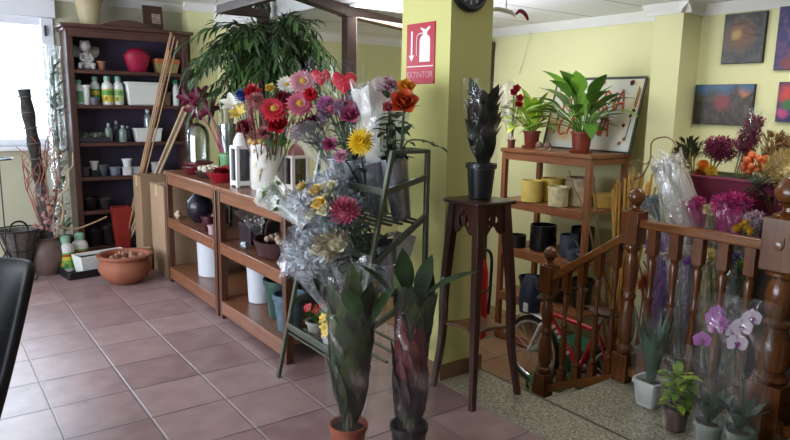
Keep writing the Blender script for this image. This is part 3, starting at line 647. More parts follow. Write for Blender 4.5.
MB().tube([(.54, 6.45, .25), (.54, 6.45, 1.085)], .006, 6).build('pole', IR, t)
for k in range(3):
    a = 2*PI*k/3 + .4; MB().tube(curve([(.54, 6.45, .3), (.54+.05*math.cos(a), 6.45+.05*math.sin(a), .2), (.54+.12*math.cos(a), 6.45+.12*math.sin(a), .006)], 5), .006, 6).build('leg', IR, t)
# black upholstered chair at the picture's left edge
t = thing('tub_chair', 'black leather chair cut off by the left edge of the picture', 'chair', (.09, 3.1, 0)); LE = mat('#0a0a0d', .5, spec=.4)
b = MB(); rows = []
for i in range(9):
    q = i/8; z = .06 + .84*q; w = .015 + .255*q**.85; row = []
    for k in range(17):
        a = PI*(k/16); row.append((.08 + w*math.cos(a)*1.05, 3.12 + .05*q + .20*math.sin(a)*(1-.15*q), z + .015*math.sin(a)))
    rows.append(row)
b.grid(rows); b.build('backrest', LE, t, solid=.05, sub=1)
b = MB(); b.lathe([(0, .30), (.15, .30), (.19, .33), (.195, .38), (.17, .42), (0, .435)], (-.06, 2.98, 0), 28); b.build('seat', LE, t)
b = MB(); b.lathe([(.03, .03), (.03, .30)], (-.06, 2.98, 0), 14); b.build('column', IR, t)
b = MB(); b.lathe([(0, 0), (.15, 0), (.15, .012), (.05, .035), (0, .035)], (-.06, 2.98, 0), 30); b.build('base', IR, t)
# ------------------------------------------------------------------ on the display tables
GLB = glass('#eef4f6', .35, .08)
def cloche(label, c, r, h):
    t = thing('glass_bell', label, 'glass bell', c, 'glass bells on the display table')
    b = MB(); b.lathe([(r, 0), (r, h*.62), (r*.93, h*.78), (r*.72, h*.9), (r*.4, h*.97), (0.001, h)], c, 28, caps=False); b.build('dome', GLB, t)
    b = MB(); b.ell(V(c)+V((0, 0, h+.015)), .016, 8, 6); b.build('knob', glass(), t); return t
DR = mat('#5c1420', .3, var=.2)
def dish(label, c, r, h, m):
    return pot('glazed_dish', label, 'dish', c, r*.75, r, h, m, 'dark red dishes on the display table', rim=.008)
dish('dark red round dish at the far end of the display table', (2.0, 5.72, 1.001), .125, .075, DR)
dish('dark red dish standing nearest the table front edge, before the dried posy', (1.86, 5.42, 1.001), .10, .07, DR)
cloche('tall clear glass bell over the far red dish', (2.0, 5.72, 1.078), .10, .34)
for k, (x, y, h) in enumerate([(2.13, 5.36, .42), (2.18, 5.08, .44)]):
    t = thing('glass_cylinder', ('clear glass cylinder vase of pale stems behind the red dish', 'clear glass cylinder vase of pale stems beside the green vase')[k], 'vase', (x, y, 1.001))
    MB().lathe([(.07, 0), (.075, .01), (.075, h), (.07, h), (.07, .02), (0, .02)], (x, y, 1.001), 24).build('cylinder', GLB, t)
    st = thing('dried_grass', ('pale dried stems standing in the cylinder behind the red dish', 'pale dried stems standing in the cylinder by the green vase')[k], 'dried grass', (x, y, 1.02))
    for j in range(26):
        a = R.uniform(0, 6.28); q = .05*math.sqrt(R.random()); MB().tube(curve([(x+q*math.cos(a), y+q*math.sin(a), 1.025), (x+q*math.cos(a+1), y+q*math.sin(a+1), 1.3), (x+q*1.6*math.cos(a), y+q*1.6*math.sin(a), 1.55+R.uniform(-.05, .22))], 4), .005, 5).build('stem', mat('#b9b29a', .7, var=.3), st)
t = thing('dried_posy', 'flat posy of cream dried blooms in a dark bowl on the table', 'posy', (1.88, 5.13, 1.001)); x, y = 1.88, 5.13
b = MB(); b.lathe([(.08, 0), (.12, .05), (.11, .05), (0, .03)], (x, y, 1.001), 22); b.build('bowl', mat('#3a2a28', .4), t)
b = MB()
for k in range(34): a = R.uniform(0, 6.28); q = .1*math.sqrt(R.random()); b.ell((x+q*math.cos(a), y+q*math.sin(a), 1.055+R.uniform(0, .025)), R.uniform(.015, .026), 7, 5)
b.build('dried_blooms', mat('#c9bda8', .8, var=.25, scale=30), t)
o = pot('glazed_pot', 'mint green glazed pot holding dark red lilies', 'pot', (1.98, 4.98, 1.001), .055, .07, .20, mat('#5d8f5e', .35), rim=.006)
# dark red lilies in the green pot
tl = 'dark red lilies in the green pot'
for k, (u, v, lab) in enumerate([(188, 97, 'dark red lily leaning furthest over the table'), (200, 95, 'dark red lily highest in the green pot'), (196, 110, 'drooping dark red lily above the red dish'), (208, 108, 'dark red lily bud close over the green pot')]):
    h = ax(u, v, 2.02); t = thing('lily', lab, 'flower', (1.98, 4.98, 1.03), tl)
    b = MB(); n = (h - V((1.98, 4.98, 1.25))).normalized()
    for i in range(6):
        X, Y, Z = basis(n); a = 2*PI*i/6; d = X*math.cos(a)+Y*math.sin(a)+Z*.9; b.petal(h - n*.06, d, Z*1 - (X*math.cos(a)+Y*math.sin(a))*.6, .12, .06, .4, .25)
    b.build('bloom', mat('#5e1430', .5, var=.3), t)
    b = MB(); b.tube(curve([(1.98, 4.98, 1.03), lerp((1.98, 4.98, 1.2), h, .45), h - n*.04], 5), .006, 6); b.build('stem', mat('#8a3a4a', .5), t)
t = thing('cyclamen', 'bright red flowering plant in a red bowl in front of the green pot', 'plant', (1.86, 4.80, 1.001)); x, y = 1.86, 4.80
b = MB(); b.lathe([(.075, 0), (.12, .06), (.125, .075), (.11, .075), (0, .05)], (x, y, 1.001), 24); b.build('bowl', mat('#8a1022', .3), t)
b = MB()
for k in range(50): a = R.uniform(0, 6.28); b.leaf((x, y, 1.06), (math.cos(a), math.sin(a), R.uniform(.2, 1.2)), R.uniform(.08, .13), .06, droop=.3)
b.build('petals', mat('#9a1230', .45, var=.3), t)
# lanterns
def lantern(label, x, y, w, h, m, roofm, pane, group):
    t = thing('lantern', label, 'lantern', (x, y, 1.001), group); z = 1.001
    for dx in (-1, 1):
        for dy in (-1, 1): MB().box(x+dx*w*.45-.012, x+dx*w*.45+.012, y+dy*w*.45-.012, y+dy*w*.45+.012, z, z+h*.72).build('corner_post', m, t, bevel=.002)
    MB().box(x-w*.55, x+w*.55, y-w*.55, y+w*.55, z+.012, z+.045).build('base', m, t, bevel=.003)
    b = MB(); b.box(x-w*.52, x+w*.52, y-w*.52, y+w*.52, z+h*.68, z+h*.74); b.build('top_frame', m, t, bevel=.003)
    b = MB(); b.lathe([(w*.5, h*.74), (w*.46, h*.82), (w*.3, h*.93), (w*.1, h*.98), (.001, h)], (x, y, z), 4 if roofm is not m else 20, square=0 if roofm is m else 0); b.build('roof', roofm, t)
    MB().ring((x, y, z+h+.02), .022, .004, n=(1, -.3, 0), seg=16).build('ring', roofm, t)
    for dx, dy in ((1, 0), (-1, 0), (0, 1), (0, -1)):
        b = MB(); a = w*.42
        (b.box(x+dx*w*.45-.002, x+dx*w*.45+.002, y-a, y+a, z+.045, z+h*.68) if dx else b.box(x-a, x+a, y+dy*w*.45-.002, y+dy*w*.45+.002, z+.045, z+h*.68)); b.build('pane', pane, t)
    b = MB(); b.lathe([(w*.22, .045), (w*.22, h*.35), (0, h*.36)], (x, y, z), 16); b.build('candle', mat('#b3264a', .5), t)
lantern('white metal lantern with arched top left of the ornate white cylinder', 1.87, 4.455, .115, .40, mat('#dcdad8', .45, var=.03), mat('#dcdad8', .45, var=.03), glass('#aab0bc'), 'lanterns on the display table')
lantern('small white lantern with a brownish pink pitched roof behind the wrapped bouquets', 2.12, 4.09, .125, .33, mat('#cfc8c6', .5, var=.04), mat('#9a6a66', .6), glass('#b9b4bb'), 'lanterns on the display table')
# white cylinder with gilded rim
t = thing('planter_cylinder', 'tall white cylinder with gold leaf pattern holding artificial flowers', 'vase', (1.96, 4.26, 1.001)); x, y = 1.97, 4.23
MB().lathe([(.11, 0), (.116, .01), (.116, .34), (.105, .34), (.10, .05), (0, .05)], (x, y, 1.001), 34).build('cylinder', mat('#d3d0c9', .5, var=.05), t)
b = MB()
for k in range(26): a = 2*PI*k/26; b.ell((x+.117*math.cos(a), y+.117*math.sin(a), 1.335+.008*math.sin(k*2.1)), (.02, .02, .018), 7, 5)
b.build('gold_rim', mat('#b08a4a', .5, var=.3, scale=30), t)
b = MB()
for k in range(22):
    a = R.uniform(2, 5.6); z = 1.05+R.random()*.24; n = V((math.cos(a), math.sin(a), 0)); b.leaf(V((x, y, z))+n*.117, (-.5*n.y+R.uniform(-.5, .5), .5*n.x, R.uniform(.3, 1)), .045, .022, up=n, droop=.05, fold=.1)
b.build('gold_leaves', mat('#c9c0a8', .5), t)
# artificial flowers standing in the cylinder: each stem by itself
GRN = mat('#3c5a30', .55, var=.3); EYE_Y = mat('#b9922c', .7, var=.3)
def stemflower(name, label, cat, base, head, r, kind, m, group, m2=None, n=None, leaves=2, lm=GRN, sr=.005):
    base, head = V(base), V(head); t = thing(name, label, cat, base, group)
    n = V(n) if n else ((head-base).normalized()*.5 + V((-.55, -.75, .25)))
    n.normalize(); b = MB()
    if kind == 'daisy': b.daisy(head, n, r)
    elif kind == 'gerbera': b.daisy(head, n, r, k=20, w=.26, lift=.12, layers=3, eye=.28)
    elif kind == 'shaggy': b.daisy(head, n, r, k=26, w=.15, lift=.12, layers=2, eye=.12); b.mi(0); b.mum(head + n*r*.12, n, r*.55, 40, .25)
    elif kind == 'mum': b.mum(head, n, r)
    elif kind == 'rose': b.rose(head, n, r)
    elif kind == 'frill': b.frill(head, n, r)
    elif kind == 'lily':
        X, Y, Z = basis(n)
        for i in range(6): a = 2*PI*i/6; b.petal(head - Z*r*.6, X*math.cos(a)+Y*math.sin(a)+Z*1.4, Z - (X*math.cos(a)+Y*math.sin(a))*.6, r*1.4, r*.7, .4, .3)
    elif kind == 'bud': b.rose(head, n, r*.8)
    b.build('bloom', [m, m2 or EYE_Y], t)
    b = MB(); mid = lerp(base, head, .55) + V((R.uniform(-.02, .02), R.uniform(-.02, .02), .03)); b.tube(curve([base, mid, head - n*r*.35], 6), sr, 6); b.build('stem', lm, t)
    for k in range(leaves):
        b = MB(); q = lerp(base, head, .45+.22*k); b.leaf(q, (R.uniform(-1, 1), R.uniform(-1, .2), .6), r*1.6, r*.7, droop=.3); b.build('leaf', lm, t)
    return t
cb = V((1.97, 4.23, 1.07)); ga = 'artificial flowers in the white gold-rimmed cylinder'
RED, DRED, DUSK, BLU, YEL, WHT, PNK, LPK = [mat(c, .55, var=.2) for c in ('#b3142a', '#6a1420', '#a8686a', '#23408c', '#c9ae4a', '#d9d6cc', '#bb5a72', '#c98a98')]
for nm, u, v, x, r, kd, m, lab in [
    ('gerbera', 274, 109, 1.86, 0.098, 'gerbera', RED, 'big vivid red gerbera facing out of the white cylinder'),
    ('rose', 277, 124, 1.90, 0.069, 'rose', RED, 'red rose hanging below the big red gerbera'),
    ('rose', 246, 127, 1.86, 0.069, 'rose', DRED, 'dull red rose low at the rim of the white cylinder'),
    ('carnation', 252, 91, 1.97, 0.063, 'frill', RED, 'bright red carnation at the top behind the blue flower'),
    ('cornflower', 242, 97, 1.93, 0.063, 'mum', BLU, 'only deep blue flower in the white cylinder'),
    ('lily', 232, 103, 1.92, 0.081, 'lily', WHT, 'white lily with pale yellow throat leaning out toward the lantern'),
    ('lily', 238, 113, 1.90, 0.063, 'lily', YEL, 'yellow lily right under the white leaning lily'),
    ('tulip', 270, 88, 2.0, 0.046, 'bud', YEL, 'small yellow tulip bud above the dusty pink mum'),
    ('chrysanthemum', 256, 103, 1.90, 0.081, 'mum', DUSK, 'dusty pink chrysanthemum in the middle of the white cylinder'),
    ('dahlia', 284, 101, 1.94, 0.075, 'mum', DRED, 'wine red dahlia right behind the big red gerbera'),
    ('daisy', 287, 85, 1.98, 0.075, 'daisy', WHT, 'white daisy with yellow eye, topmost of the cylinder flowers'),
    ('gerbera', 303, 82, 1.98, 0.098, 'gerbera', LPK, 'large light pink gerbera next to the white daisy'),
    ('gerbera', 300, 104, 1.90, 0.092, 'gerbera', PNK, 'salmon pink gerbera facing front under the light pink one'),
    ('carnation', 311, 94, 1.93, 0.046, 'frill', RED, 'small dark red carnation between pink gerberas and heart picks'),
    ('carnation', 264, 133, 1.86, 0.052, 'frill', DUSK, 'faded rose carnation lowest over the gold rim')]:
    h = ax(u, v, x); a = R.uniform(0, 6.28); q = R.uniform(.01, .06)
    stemflower(nm, lab, 'flower', cb + V((q*math.cos(a), q*math.sin(a), 0)), h, r, kd, m, ga, leaves=1, lm=mat('#6b3030', .6, var=.4) if kd in ('rose', 'mum') else GRN)

for k in range(14):
    a = k*2.4; q = .085*math.sqrt((k+.5)/14); h = V((1.97 + (q+.05)*1.5*math.cos(a), 4.23 + (q+.05)*1.5*math.sin(a), R.uniform(1.42, 1.56)))
    t = thing('dried_spike', 'dark red dried spike among the flowers of the white cylinder', 'dried flower', cb, 'dark red dried spikes in the white cylinder')
    b0 = cb + V((q*math.cos(a), q*math.sin(a), 0)); MB().tube([b0, lerp(b0, h, .7), h], .004, 5).build('stem', mat('#6b3030', .6, var=.4), t)
    b = MB()
    for m_ in range(9): b.leaf(lerp(b0, h, .72+.03*m_), (R.uniform(-1, 1), R.uniform(-1, 1), 1.6), .05, .016, droop=.2, n=2)
    b.build('spike', mat(('#7a2030', '#5a1c22', '#8a4038')[k % 3], .6, var=.3), t)

# big arching plant behind the tables
t = thing('tall_arching_plant', 'large green plant with arching narrow leaves before the brown timber frame', 'plant', (2.52, 5.22, 0)); px, py = 2.52, 5.22
MB().lathe([(.14, 0), (.19, .36), (.2, .4), (.18, .4), (.17, .34), (0, .34)], (px, py, .001), 26).build('pot', mat('#5b4a3c', .6), t)
for k in range(6):
    a = k*1.05; MB().tube(curve([(px+.05*math.cos(a), py+.05*math.sin(a), .34), (px+.07*math.cos(a), py+.07*math.sin(a), 1.2), (px+.1*math.cos(a), py+.1*math.sin(a), 2.0)], 6), .012, 6).build('cane', mat('#5d6a40', .5, var=.3), t)
b = MB()
for k in range(150):
    a = R.uniform(0, 6.28); z0 = R.uniform(1.72, 2.12); el = R.uniform(.05, 1.3); side = math.cos(a)*RT.x + math.sin(a)*RT.y   # how far to the picture's right it reaches
    reach = R.uniform(.30, .60)*(.8 if math.cos(a) < -.2 else .75 if math.cos(a) > .5 else 1)*(1.32 if side < -.3 else .95)
    base = V((px + .08*math.cos(a), py + .08*math.sin(a), z0)); out = V((math.cos(a)*math.cos(el), math.sin(a)*math.cos(el), math.sin(el)))
    mid = base + out*reach*.6; tip = base + out*reach + V((math.cos(a)*.10, math.sin(a)*.10, -.10 - .16*math.cos(el))); br = curve([base, mid, tip], 6)
    b.mi(1).tube(br, .003, 4, caps=False); b.mi((0, 0, 2, 3)[k % 4])
    for j in range(4, len(br)):
        for sgn in (-1, 1):
            d = (br[j]-br[j-1]).normalized(); sd = d.cross(V((0, 0, 1)))
            b.leaf(br[j], d*.8 + sd*sgn*R.uniform(.4, .9) + V((0, 0, R.uniform(-.5, .1))), R.uniform(.10, .17), R.uniform(.018, .030), up=V((R.gauss(0, .3), R.gauss(0, .3), 1)), droop=R.uniform(.15, .5), fold=.25, n=3)
b.build('foliage', [mat('#2f4a22', .4, var=.35), mat('#3c4a28', .6), mat('#47662f', .4, var=.3), mat('#263c1f', .4, var=.3)], t)

# on the middle shelves
z = .586
t = thing('dove_figurine', 'tiny pale dove figurine beside the dark bottle vase', 'figurine', (1.80, 5.72, z))
b = MB(); b.ell((1.80, 5.72, z+.03), (.03, .05, .03), 10, 7); b.ell((1.79, 5.675, z+.06), .019, 8, 6); b.leaf((1.8, 5.75, z+.035), (0, 1, .3), .06, .035, droop=.1); b.lathe([(.02, 0), (.012, .02)], (1.8, 5.72, z), 8); b.build('body', mat('#b9a48e', .5), t)
b = MB(); b.lathe([(.05, 0), (.09, .04), (.115, .12), (.10, .19), (.05, .235), (.045, .26), (.055, .275), (.04, .27), (0, .2)], (1.90, 5.45, z), 28); tag(b.build('round_vase', mat('#1f1d28', .25), None, (1.90, 5.45, z)), 'dark rounded bottle vase on the middle shelf of the far table', 'vase')
t = thing('storage_jar', 'tall glass jar with purple contents under the far table top', 'jar', (2.0, 5.17, z))
MB().lathe([(.07, 0), (.075, .01), (.075, .22), (.06, .25), (.06, .26), (.055, .25), (.068, .21), (.068, .02), (0, .02)], (2.0, 5.17, z), 24).build('glass_body', glass(), t)
b = MB(); b.lathe([(.06, .02), (.066, .03), (.066, .15), (0, .16)], (2.0, 5.17, z), 20); b.build('contents', mat('#5a2a55', .6, var=.4, scale=40), t)
MB().lathe([(.065, .262), (.07, .30), (.02, .32), (0, .33)], (2.0, 5.17, z), 20).build('lid', mat('#8a8fa3', .3), t)
pot('small_pot', 'maroon glazed cup near the shelf front, by the table joint', 'pot', (1.83, 5.03, z), .05, .065, .12, mat('#42151f', .3), rim=.004)
pot('small_pot', 'pinkish white little cup between the maroon cup and table leg', 'pot', (1.79, 4.86, z), .03, .036, .075, mat('#b59a9c', .4), rim=.003)
t = thing('gift_box', 'dark purple box with tiny white decorations on the near table shelf', 'box', (1.96, 4.42, z))
MB().box(1.87, 2.10, 4.33, 4.53, z, z+.13).build('body', mat('#2a1d24', .5), t, bevel=.005); MB().box(1.865, 2.105, 4.325, 4.535, z+.115, z+.15).build('lid', mat('#33222a', .5), t, bevel=.005)
b = MB()
for k in range(9): b.ell((R.uniform(1.89, 2.08), R.uniform(4.35, 4.51), z+.158), R.uniform(.008, .014), 7, 5)
b.build('decorations', mat('#cfc9cc', .5), t)
t = thing('wicker_basket', 'low dark wicker basket with arched handle and wrapped contents', 'basket', (1.91, 3.94, z)); x, y = 1.91, 3.94
b = MB(); b.lathe([(.12, 0), (.14, .01), (.165, .10), (.17, .115), (.155, .115), (.13, .02), (0, .02)], (x, y, z), 30, sy=1.3, wob=lambda a, z_: 1+.012*math.sin(a*26)); b.build('bowl', mat('#3a1c1e', .5, var=.4, scale=40), t)
MB().tube([(x, y-.21*math.cos(i*PI/12), z+.10+.17*math.sin(i*PI/12)) for i in range(13)], .012, 7).build('handle', mat('#2e1a1a', .6), t)
b = MB()
for k in range(16): a = R.uniform(0, 6.28); q = .10*math.sqrt(R.random()); b.ell((x+q*math.cos(a), y+1.2*q*math.sin(a), z+.10+R.uniform(0, .02)), R.uniform(.018, .03), 8, 6)
b.build('contents', mat('#a88f7c', .6, var=.35, scale=25), t)
b = MB(); b.lathe([(.02, 0), (.05, .07), (.10, .16), (.13, .21)], (x-.05, y+.22, z+.10), 16, n=(-.15, .25, 1), caps=False, wob=lambda a, z_: 1+.2*math.sin(a*4)); b.build('wrapper', CLR, t)
t = thing('silver_figurine', 'small silvery bird ornament in front of the dark purple box', 'figurine', (1.79, 4.25, z)); 
b = MB(); b.ell((1.79, 4.25, z+.028), (.026, .05, .028), 10, 7); b.ell((1.78, 4.20, z+.05), .017, 8, 6); b.leaf((1.79, 4.28, z+.03), (0, 1, .2), .06, .04, droop=.1); b.build('body', mat('#8d929c', .3, metal=.6), t)
# on the lower shelves
z = .141; WB = mat('#c9cdd6', .45, var=.03)
pot('waste_bin', 'smooth white bin on the bottom shelf of the far table', 'bin', (1.96, 5.33, z), .125, .135, .36, WB, rim=.004)
pot('waste_bin', 'narrower white bin on the bottom shelf, by the table leg', 'bin', (1.97, 4.40, z), .085, .10, .33, WB, rim=.004)
pot('glazed_pot', 'pale blue grey pot squeezed between white bin and green pot', 'pot', (2.03, 4.20, z), .07, .085, .25, mat('#6d7b86', .4))
pot('glazed_pot', 'large dark green glazed pot on the bottom shelf', 'pot', (1.96, 3.99, z), .10, .135, .27, mat('#24463c', .3, var=.25))
pot('glazed_pot', 'blue grey speckled pot on the bottom shelf beside the flower rack', 'pot', (1.86, 3.70, z), .075, .105, .25, mat('#4f6675', .4, var=.3, scale=25))
# ------------------------------------------------------------------ metal flower rack
RM = mat('#5c6154', .35, metal=.55, var=.1); RY0, RY1 = 2.65, 3.35
def rx(z): return 1.605 + .22*z
t = thing('flower_rack', 'green grey metal A frame flower rack with stepped trays', 'rack', (1.85, 3.0, 0))
for y in (RY0, RY1):
    MB().bar((rx(0), y, 0), (rx(1.375), y, 1.375), .026, .022).build('front_leg', RM, t, bevel=.003)
    MB().bar((2.13, y, 0), (2.13, y, 1.375), .024, .024).build('rear_leg', RM, t, bevel=.003)
    MB().bar((rx(1.365), y, 1.368), (2.13, y, 1.368), .024, .02).build('top_bar', RM, t, bevel=.003)
    for za, zb in ((1.17, 1.235), (.80, 1.03), (.44, .62)): MB().bar((rx(za), y, za), (2.13, y, zb), .022, .03).build('side_bar', RM, t, bevel=.003)
for z, d in ((1.17, .035), (.84, .035), (.31, .04)): MB().bar((rx(z), RY0, z), (rx(z), RY1, z), .02, d).build('front_bar', RM, t, bevel=.003)
MB().bar((2.13, RY0, 1.368), (2.13, RY1, 1.368), .024, .02).build('rear_bar', RM, t, bevel=.003)
for zf, zr in ((1.0, 1.0), (.62, .62), (.27, .27)):
    b = MB()
    for k in range(5): q = k/4; x = rx(zf)+.01 + (2.11-rx(zf)-.01)*q; b.bar((x, RY0, zf), (x, RY1, zf), .018, .012)
    b.build('tray_slats', RM, t)
# cone buckets on the top tray
BK = mat('#a9adb3', .26, metal=.8, var=.1)
def bucket(label, x, y, z, r=.075, h=.30, lean=(0, 0, 1)):
    t = thing('flower_bucket', label, 'bucket', (x, y, z), 'grey florist buckets in the rack')
    b = MB(); b.lathe([(r*.68, 0), (r*.72, .004), (r, h-.012), (r*1.07, h-.008), (r*1.07, h), (r*.96, h), (r*.9, h*.8), (r*.6, .02), (0, .02)], (x, y, z), 24, n=lean); b.build('bucket_body', BK, t)
    X, Y, Z = basis(lean); b = MB(); b.ring(V((x, y, z))+Z*h*.55, r*.885, .004, n=lean, seg=24); b.build('band', BK, t)
ln = (-.18, 0, 1)
bucket('grey metal bucket furthest along the top tray under the burgundy sprays', 2.0, 3.24, 1.012, .072, .30, ln)
bucket('grey metal bucket under the lilac chrysanthemum', 2.0, 3.06, 1.012, .072, .30, ln)
bucket('grey metal bucket holding the yellow chrysanthemum', 2.0, 2.89, 1.012, .072, .30, ln)
bucket('grey metal bucket holding the orange and mauve roses', 2.03, 2.73, 1.012, .07, .33, ln)
# flowers in the top tray
gt = 'cut flowers in the grey buckets'
LIL, MAU, ORG_, YLW, BUR = mat('#b06a9c', .55), mat('#a8808a', .55), mat('#bf4a20', .5, var=.3), mat('#d9b414', .5, var=.15), mat('#5a1430', .5, var=.3)
DG = mat('#26351f', .5, var=.3)
stemflower('rose', 'mauve pink rose, tallest at the pillar end of the rack', 'flower', (1.99, 2.75, 1.1), ax(387, 86, 1.97), .058, 'rose', MAU, gt, leaves=3, lm=DG)
stemflower('rose', 'large orange red rose in front of the pillar', 'flower', (1.99, 2.71, 1.1), ax(404, 102, 1.93), .07, 'rose', ORG_, gt, leaves=3, lm=DG)
stemflower('rose', 'yellow orange rose peeping above the orange red rose', 'flower', (2.0, 2.72, 1.1), ax(406, 87, 2.0), .048, 'rose', mat('#cf8a1c', .5, var=.3), gt, leaves=1, lm=DG)
stemflower('rose', 'small dusty pink rosebud between the mauve and orange roses', 'flower', (1.99, 2.74, 1.1), ax(389, 107, 1.93), .045, 'bud', mat('#b5616a', .55), gt, leaves=2, lm=DG)
stemflower('chrysanthemum', 'bright yellow chrysanthemum facing front over the grey buckets', 'flower', (1.93, 2.9, 1.1), ax(361, 142, 1.82), .082, 'shaggy', YLW, gt, m2=YLW, leaves=1, lm=DG, n=(-.6, -.75, .3))
stemflower('chrysanthemum', 'lilac pink chrysanthemum above the burgundy sprays', 'flower', (1.95, 3.08, 1.1), ax(327, 107, 1.86), .07, 'mum', LIL, gt, leaves=1, lm=DG)
stemflower('rose', 'pink rose in film beside the glare-white wrap', 'flower', (1.95, 3.05, 1.1), ax(350, 114, 1.86), .06, 'rose', mat('#b3527c', .55), gt, leaves=1, lm=DG)
stemflower('carnation', 'small magenta carnation low above the grey bucket rims', 'flower', (1.95, 3.05, 1.15), ax(330, 144, 1.82), .045, 'frill', mat('#a33a6a', .55), gt, leaves=1, lm=DG)
stemflower('carnation', 'pale pink carnation tucked under the magenta one', 'flower', (1.95, 3.0, 1.15), ax(341, 156, 1.80), .04, 'frill', mat('#b98496', .55), gt, leaves=1, lm=DG)
t = thing('leafy_greens', 'dark green filler foliage between the roses in the end bucket', 'foliage', (2.0, 2.74, 1.15)); b = MB()
for k in range(34):
    z = R.uniform(1.32, 1.56); a = R.uniform(0, 6.28); b.leaf((1.97+R.uniform(-.03, .03), 2.74+R.uniform(-.05, .05), z), (math.cos(a), math.sin(a), R.uniform(-.2, .7)), R.uniform(.07, .12), .055, droop=.3)
for y in (2.71, 2.75, 2.78): b.tube([(1.99, y, 1.1), (1.96, y, 1.5)], .005, 5)
b.build('leaves', DG, t)
t = thing('leaf_twig', 'dark twig with small leaves drooping over the rack end', 'twig', (2.0, 2.68, 1.2)); b = MB(); q = curve([(2.0, 2.70, 1.2), (1.99, 2.66, 1.4), (2.03, 2.58, 1.43), (2.08, 2.50, 1.40)], 5); b.tube(q, .004, 5); b.build('stem', DG, t)
for k in (6, 9, 12, 15): MB().leaf(q[k], (R.uniform(-.5, .5), -1, R.uniform(-.3, .6)), .06, .03, droop=.3).build('leaf', DG, t)
# film sleeves and sprays
def cone(b, base, axis, L, r0, r1, wob=.12, seg=26, zig=.06, k=4, flare=1.):
    X, Y, Z = basis(axis); base = V(base); rows = []; ph = R.uniform(0, 6)
    for i in range(8):
        q = i/7; row = []
        for j in range(seg):
            a = 2*PI*j/seg; r = (r0 + (r1-r0)*q**flare)*(1 + wob*q*math.sin(a*k+ph+q*3) + wob*.5*math.sin(a*9+q*7+ph)); z = L*q + (zig*L*(math.sin(a*3+ph)+.6*math.sin(a*7)) if i == 7 else 0)
            row.append(base + X*(r*math.cos(a)) + Y*(r*math.sin(a)) + Z*z)
        rows.append(row)
    b.grid(rows, True); return b
def bouquet(name, label, base, axis, L, r0, r1, heads, wm, fol=None, nfol=30, group=None, cat='bouquet', mats=None, inner=.9):
    """heads: (kind, material, part name, radius, count or list of offsets)"""
    base = V(base); X, Y, Z = basis(axis); t = thing(name, label, cat, base, group)
    top = base + Z*L*inner; b = MB()
    for k in range(8): a = k*.785; b.tube([base + Z*.03, top + (X*math.cos(a)+Y*math.sin(a))*r1*.5], .004, 5)
    b.build('stems', GRN, t)
    if fol:
        b = MB()
        for k in range(nfol):
            a = R.uniform(0, 6.28); h = R.uniform(.55, 1.0); d = (X*math.cos(a)+Y*math.sin(a)); b.leaf(base + Z*L*h*inner + d*r1*R.uniform(.1, .7)*h, d*.6 + Z*R.uniform(.2, 1), R.uniform(.05, .10), .03, up=Z, droop=.3, n=4)
        b.build('greenery', fol, t)
    i = 0; N = sum(h[4] if isinstance(h[4], int) else len(h[4]) for h in heads)
    for kd, m, pn, r, cnt in heads:
        for q in (range(cnt) if isinstance(cnt, int) else cnt):
            if isinstance(q, int): a = i*2.39996; rr = r1*.82*math.sqrt((i+.4)/N); p = top + X*(rr*math.cos(a)) + Y*(rr*math.sin(a)) + Z*(r1*.35*(1-(rr/r1)**2) + R.uniform(-.01, .01))
            else: p = V(q)
            n = (p - (base + Z*L*.35)).normalized(); b = MB(); ms = m if isinstance(m, list) else [m, EYE_Y]
            getattr(b, kd)(p, n, r) if kd != 'blob' else b.tuft(p, r*1.25, 60)
            b.build(pn, ms, t); i += 1
    if wm:
        b = MB(); cone(b, base, axis, L*1.0, r0, r1*1.12); b.build('wrapper', wm, t)
    return t
PAPER = mat('#d8d6d4', .7, var=.05); FILM = film(lo=.06, hi=.4); FILMB = film('#dfe6f2', .30, .85, 12, .15, .65); CLEAR = film(lo=.03, hi=.36, scale=8, rough=.1, white=.12)
bouquet('wrapped_bouquet', 'spray of burgundy roses in a white paper cone at the rack top', ax(338, 178, 1.98), (-.35, .35, .9), .36, .03, .13, [('rose', BUR, 'rose', .04, 9), ('blob', BUR, 'burgundy_spray', .04, 7)], film('#f4f4f6', .22, .75, 7, .2, .6), DG, 40)
bouquet('wrapped_bouquet', 'tall clear-sleeved bouquet of pink roses behind the buckets', (1.98, 3.06, 1.1), (-.25, .05, 1), .52, .04, .12, [('rose', PNK, 'rose', .04, 4), ('blob', mat('#8c6a8a', .6, var=.3), 'lilac_spray', .04, 5)], FILM, DG, 30)
bouquet('wrapped_bouquet', 'bouquet of white baby breath, wrap painted white as window glare on film, behind roses', (2.05, 2.93, 1.1), (-.05, -.02, 1), .60, .05, .15, [('blob', WHT, 'white_spray', .05, 11)], film('#ffffff', .75, .98, 12, .15, .7), None)  # white of the wrap stands in for daylight glare on clear film
